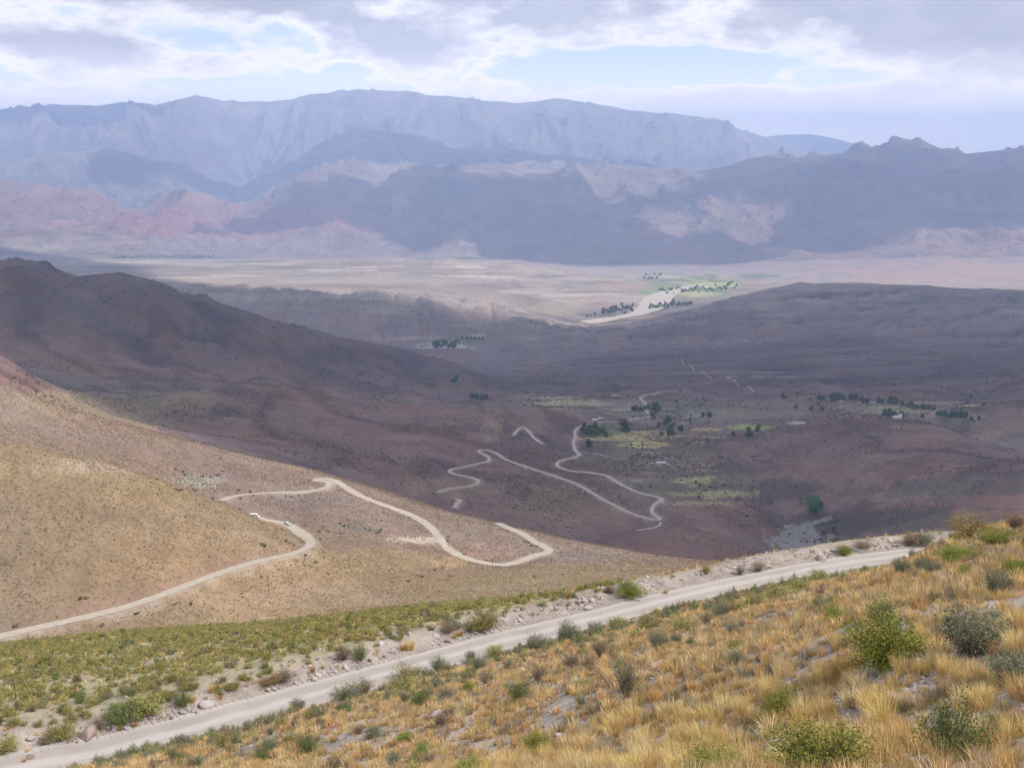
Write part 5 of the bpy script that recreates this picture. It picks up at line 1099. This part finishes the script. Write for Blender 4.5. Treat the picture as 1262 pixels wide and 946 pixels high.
# ---------------------------------------------------------------- vehicles on the lower road, poles
def wheel(parent, x, y, r=.34):
    import bmesh
    for nm, rr_, w_, mt in (('tyre', r, .22, M_tyre), ('rim', r*.58, .24, M_chrome)):
        bm = bmesh.new(); bmesh.ops.create_cone(bm, cap_ends=True, segments=20, radius1=rr_, radius2=rr_, depth=w_, matrix=__import__('mathutils').Matrix.Rotation(math.pi/2, 4, 'Y'))
        me = bpy.data.meshes.new(nm); bm.to_mesh(me); bm.free(); me.materials.append(mt)
        if nm == 'tyre': t = bpy.data.objects.new('wheel', me); COL.objects.link(t); t.parent = parent; t.location = (x, y, r)
        else: o = bpy.data.objects.new('rim', me); COL.objects.link(o); o.parent = t
def vehicle(name, P, head, prof, glass, w, label, cat, wb, mat, ln):
    rt = bpy.data.objects.new(name, None); COL.objects.link(rt); rt.location = P; rt.rotation_euler = (0, 0, head); tag(rt, label, cat)
    prism('body', prof, -w/2, w/2, mat, rt, .08)
    for s in (-1, 1): prism('side_window', glass, s*(w/2+.004), s*(w/2-.04), M_glass, rt)
    ws = glass[-1]; 
    prism('windscreen', [(prof[3][0]+.012, prof[3][1]+.05), (prof[4][0]+.012, prof[4][1]-.05), (prof[4][0]-.05, prof[4][1]-.05), (prof[3][0]-.05, prof[3][1]+.05)], -w/2+.12, w/2-.12, M_glass, rt)
    boxes('rear_window', [(-w/2+.15, w/2-.15, -ln/2-.01, -ln/2+.03, 1.15, 1.6 if ln < 4.5 else 1.9)], M_glass, rt)
    for s in (-1, 1):
        boxes('headlight', [(s*(w/2-.2)-.13, s*(w/2-.2)+.13, ln/2-.02, ln/2+.02, .62, .80)], M_chrome, rt); boxes('tail_light', [(s*(w/2-.12)-.07, s*(w/2-.12)+.07, -ln/2-.015, -ln/2+.02, .75, 1.05)], M_red, rt)
        wheel(rt, s*(w/2-.1), wb/2); wheel(rt, s*(w/2-.1), -wb/2)
M_van = plain('white_paint', (.82,.83,.84), .3); M_car = plain('silver_paint', (.66,.67,.70), .3)
def on_road(P, px, py):
    q = np.array([to_px(*p) for p in P]); i = int(np.argmin(np.hypot(q[:, 0]-px, q[:, 1]-py))); d = P[min(i+2, len(P)-1)] - P[max(i-2, 0)]; return (P[i][0], P[i][1], P[i][2] + .12), math.atan2(-d[0], d[1])
pv_, hv_ = on_road(P_low, 312, 633.5)
vehicle('van', pv_, hv_ + math.pi, [(-2.7,.35),(2.65,.35),(2.7,.95),(1.95,1.2),(1.35,2.25),(-2.6,2.35),(-2.7,1.0)], [(-2.2,1.25),(1.55,1.25),(1.2,1.95),(-2.2,2.0)], 2.0, 'white van driving behind the hill crest on the lower dirt road', 'van', 3.2, M_van, 5.4)
pc_, hc_ = on_road(P_low, 353, 650)
vehicle('car', pc_, hc_ + math.pi, [(-2.1,.3),(2.1,.3),(2.12,.75),(1.15,.95),(.45,1.5),(-1.5,1.52),(-2.1,1.0)], [(-1.5,.98),(.95,.98),(.4,1.4),(-1.4,1.42)], 1.8, 'silver car on the lower dirt road just above the hairpin bend', 'car', 2.6, M_car, 4.2)
def pole(px, py, hpx, label):
    P = at(px, py, 300); h = hpx * float(np.linalg.norm(P)) / F_PX
    import bmesh
    rt = bpy.data.objects.new('utility_pole', None); COL.objects.link(rt); rt.location = P; tag(rt, label, 'pole')
    bm = bmesh.new(); bmesh.ops.create_cone(bm, cap_ends=True, segments=10, radius1=.12, radius2=.07, depth=h + 1); bmesh.ops.translate(bm, verts=bm.verts, vec=(0, 0, h/2 - .5)); me = bpy.data.meshes.new('post'); bm.to_mesh(me); bm.free(); me.materials.append(M_dark)
    o = bpy.data.objects.new('post', me); COL.objects.link(o); o.parent = rt
    boxes('crossarm', [(-.8, .8, -.17, -.05, h - .7, h - .55)], M_dark, rt); boxes('insulator', [(s-.05, s+.05, -.16, -.06, h-.549, h-.35) for s in (-.7, .7)], M_wh, rt)
pole(331.5, 735, 28, 'tall dark utility pole on the slope below the hairpin, nearest of three'); pole(430.5, 700, 15, 'thin dark utility pole on the slope below the stony hollow'); pole(607, 700, 13, 'thin dark utility pole beside the bend of the lower dirt road')
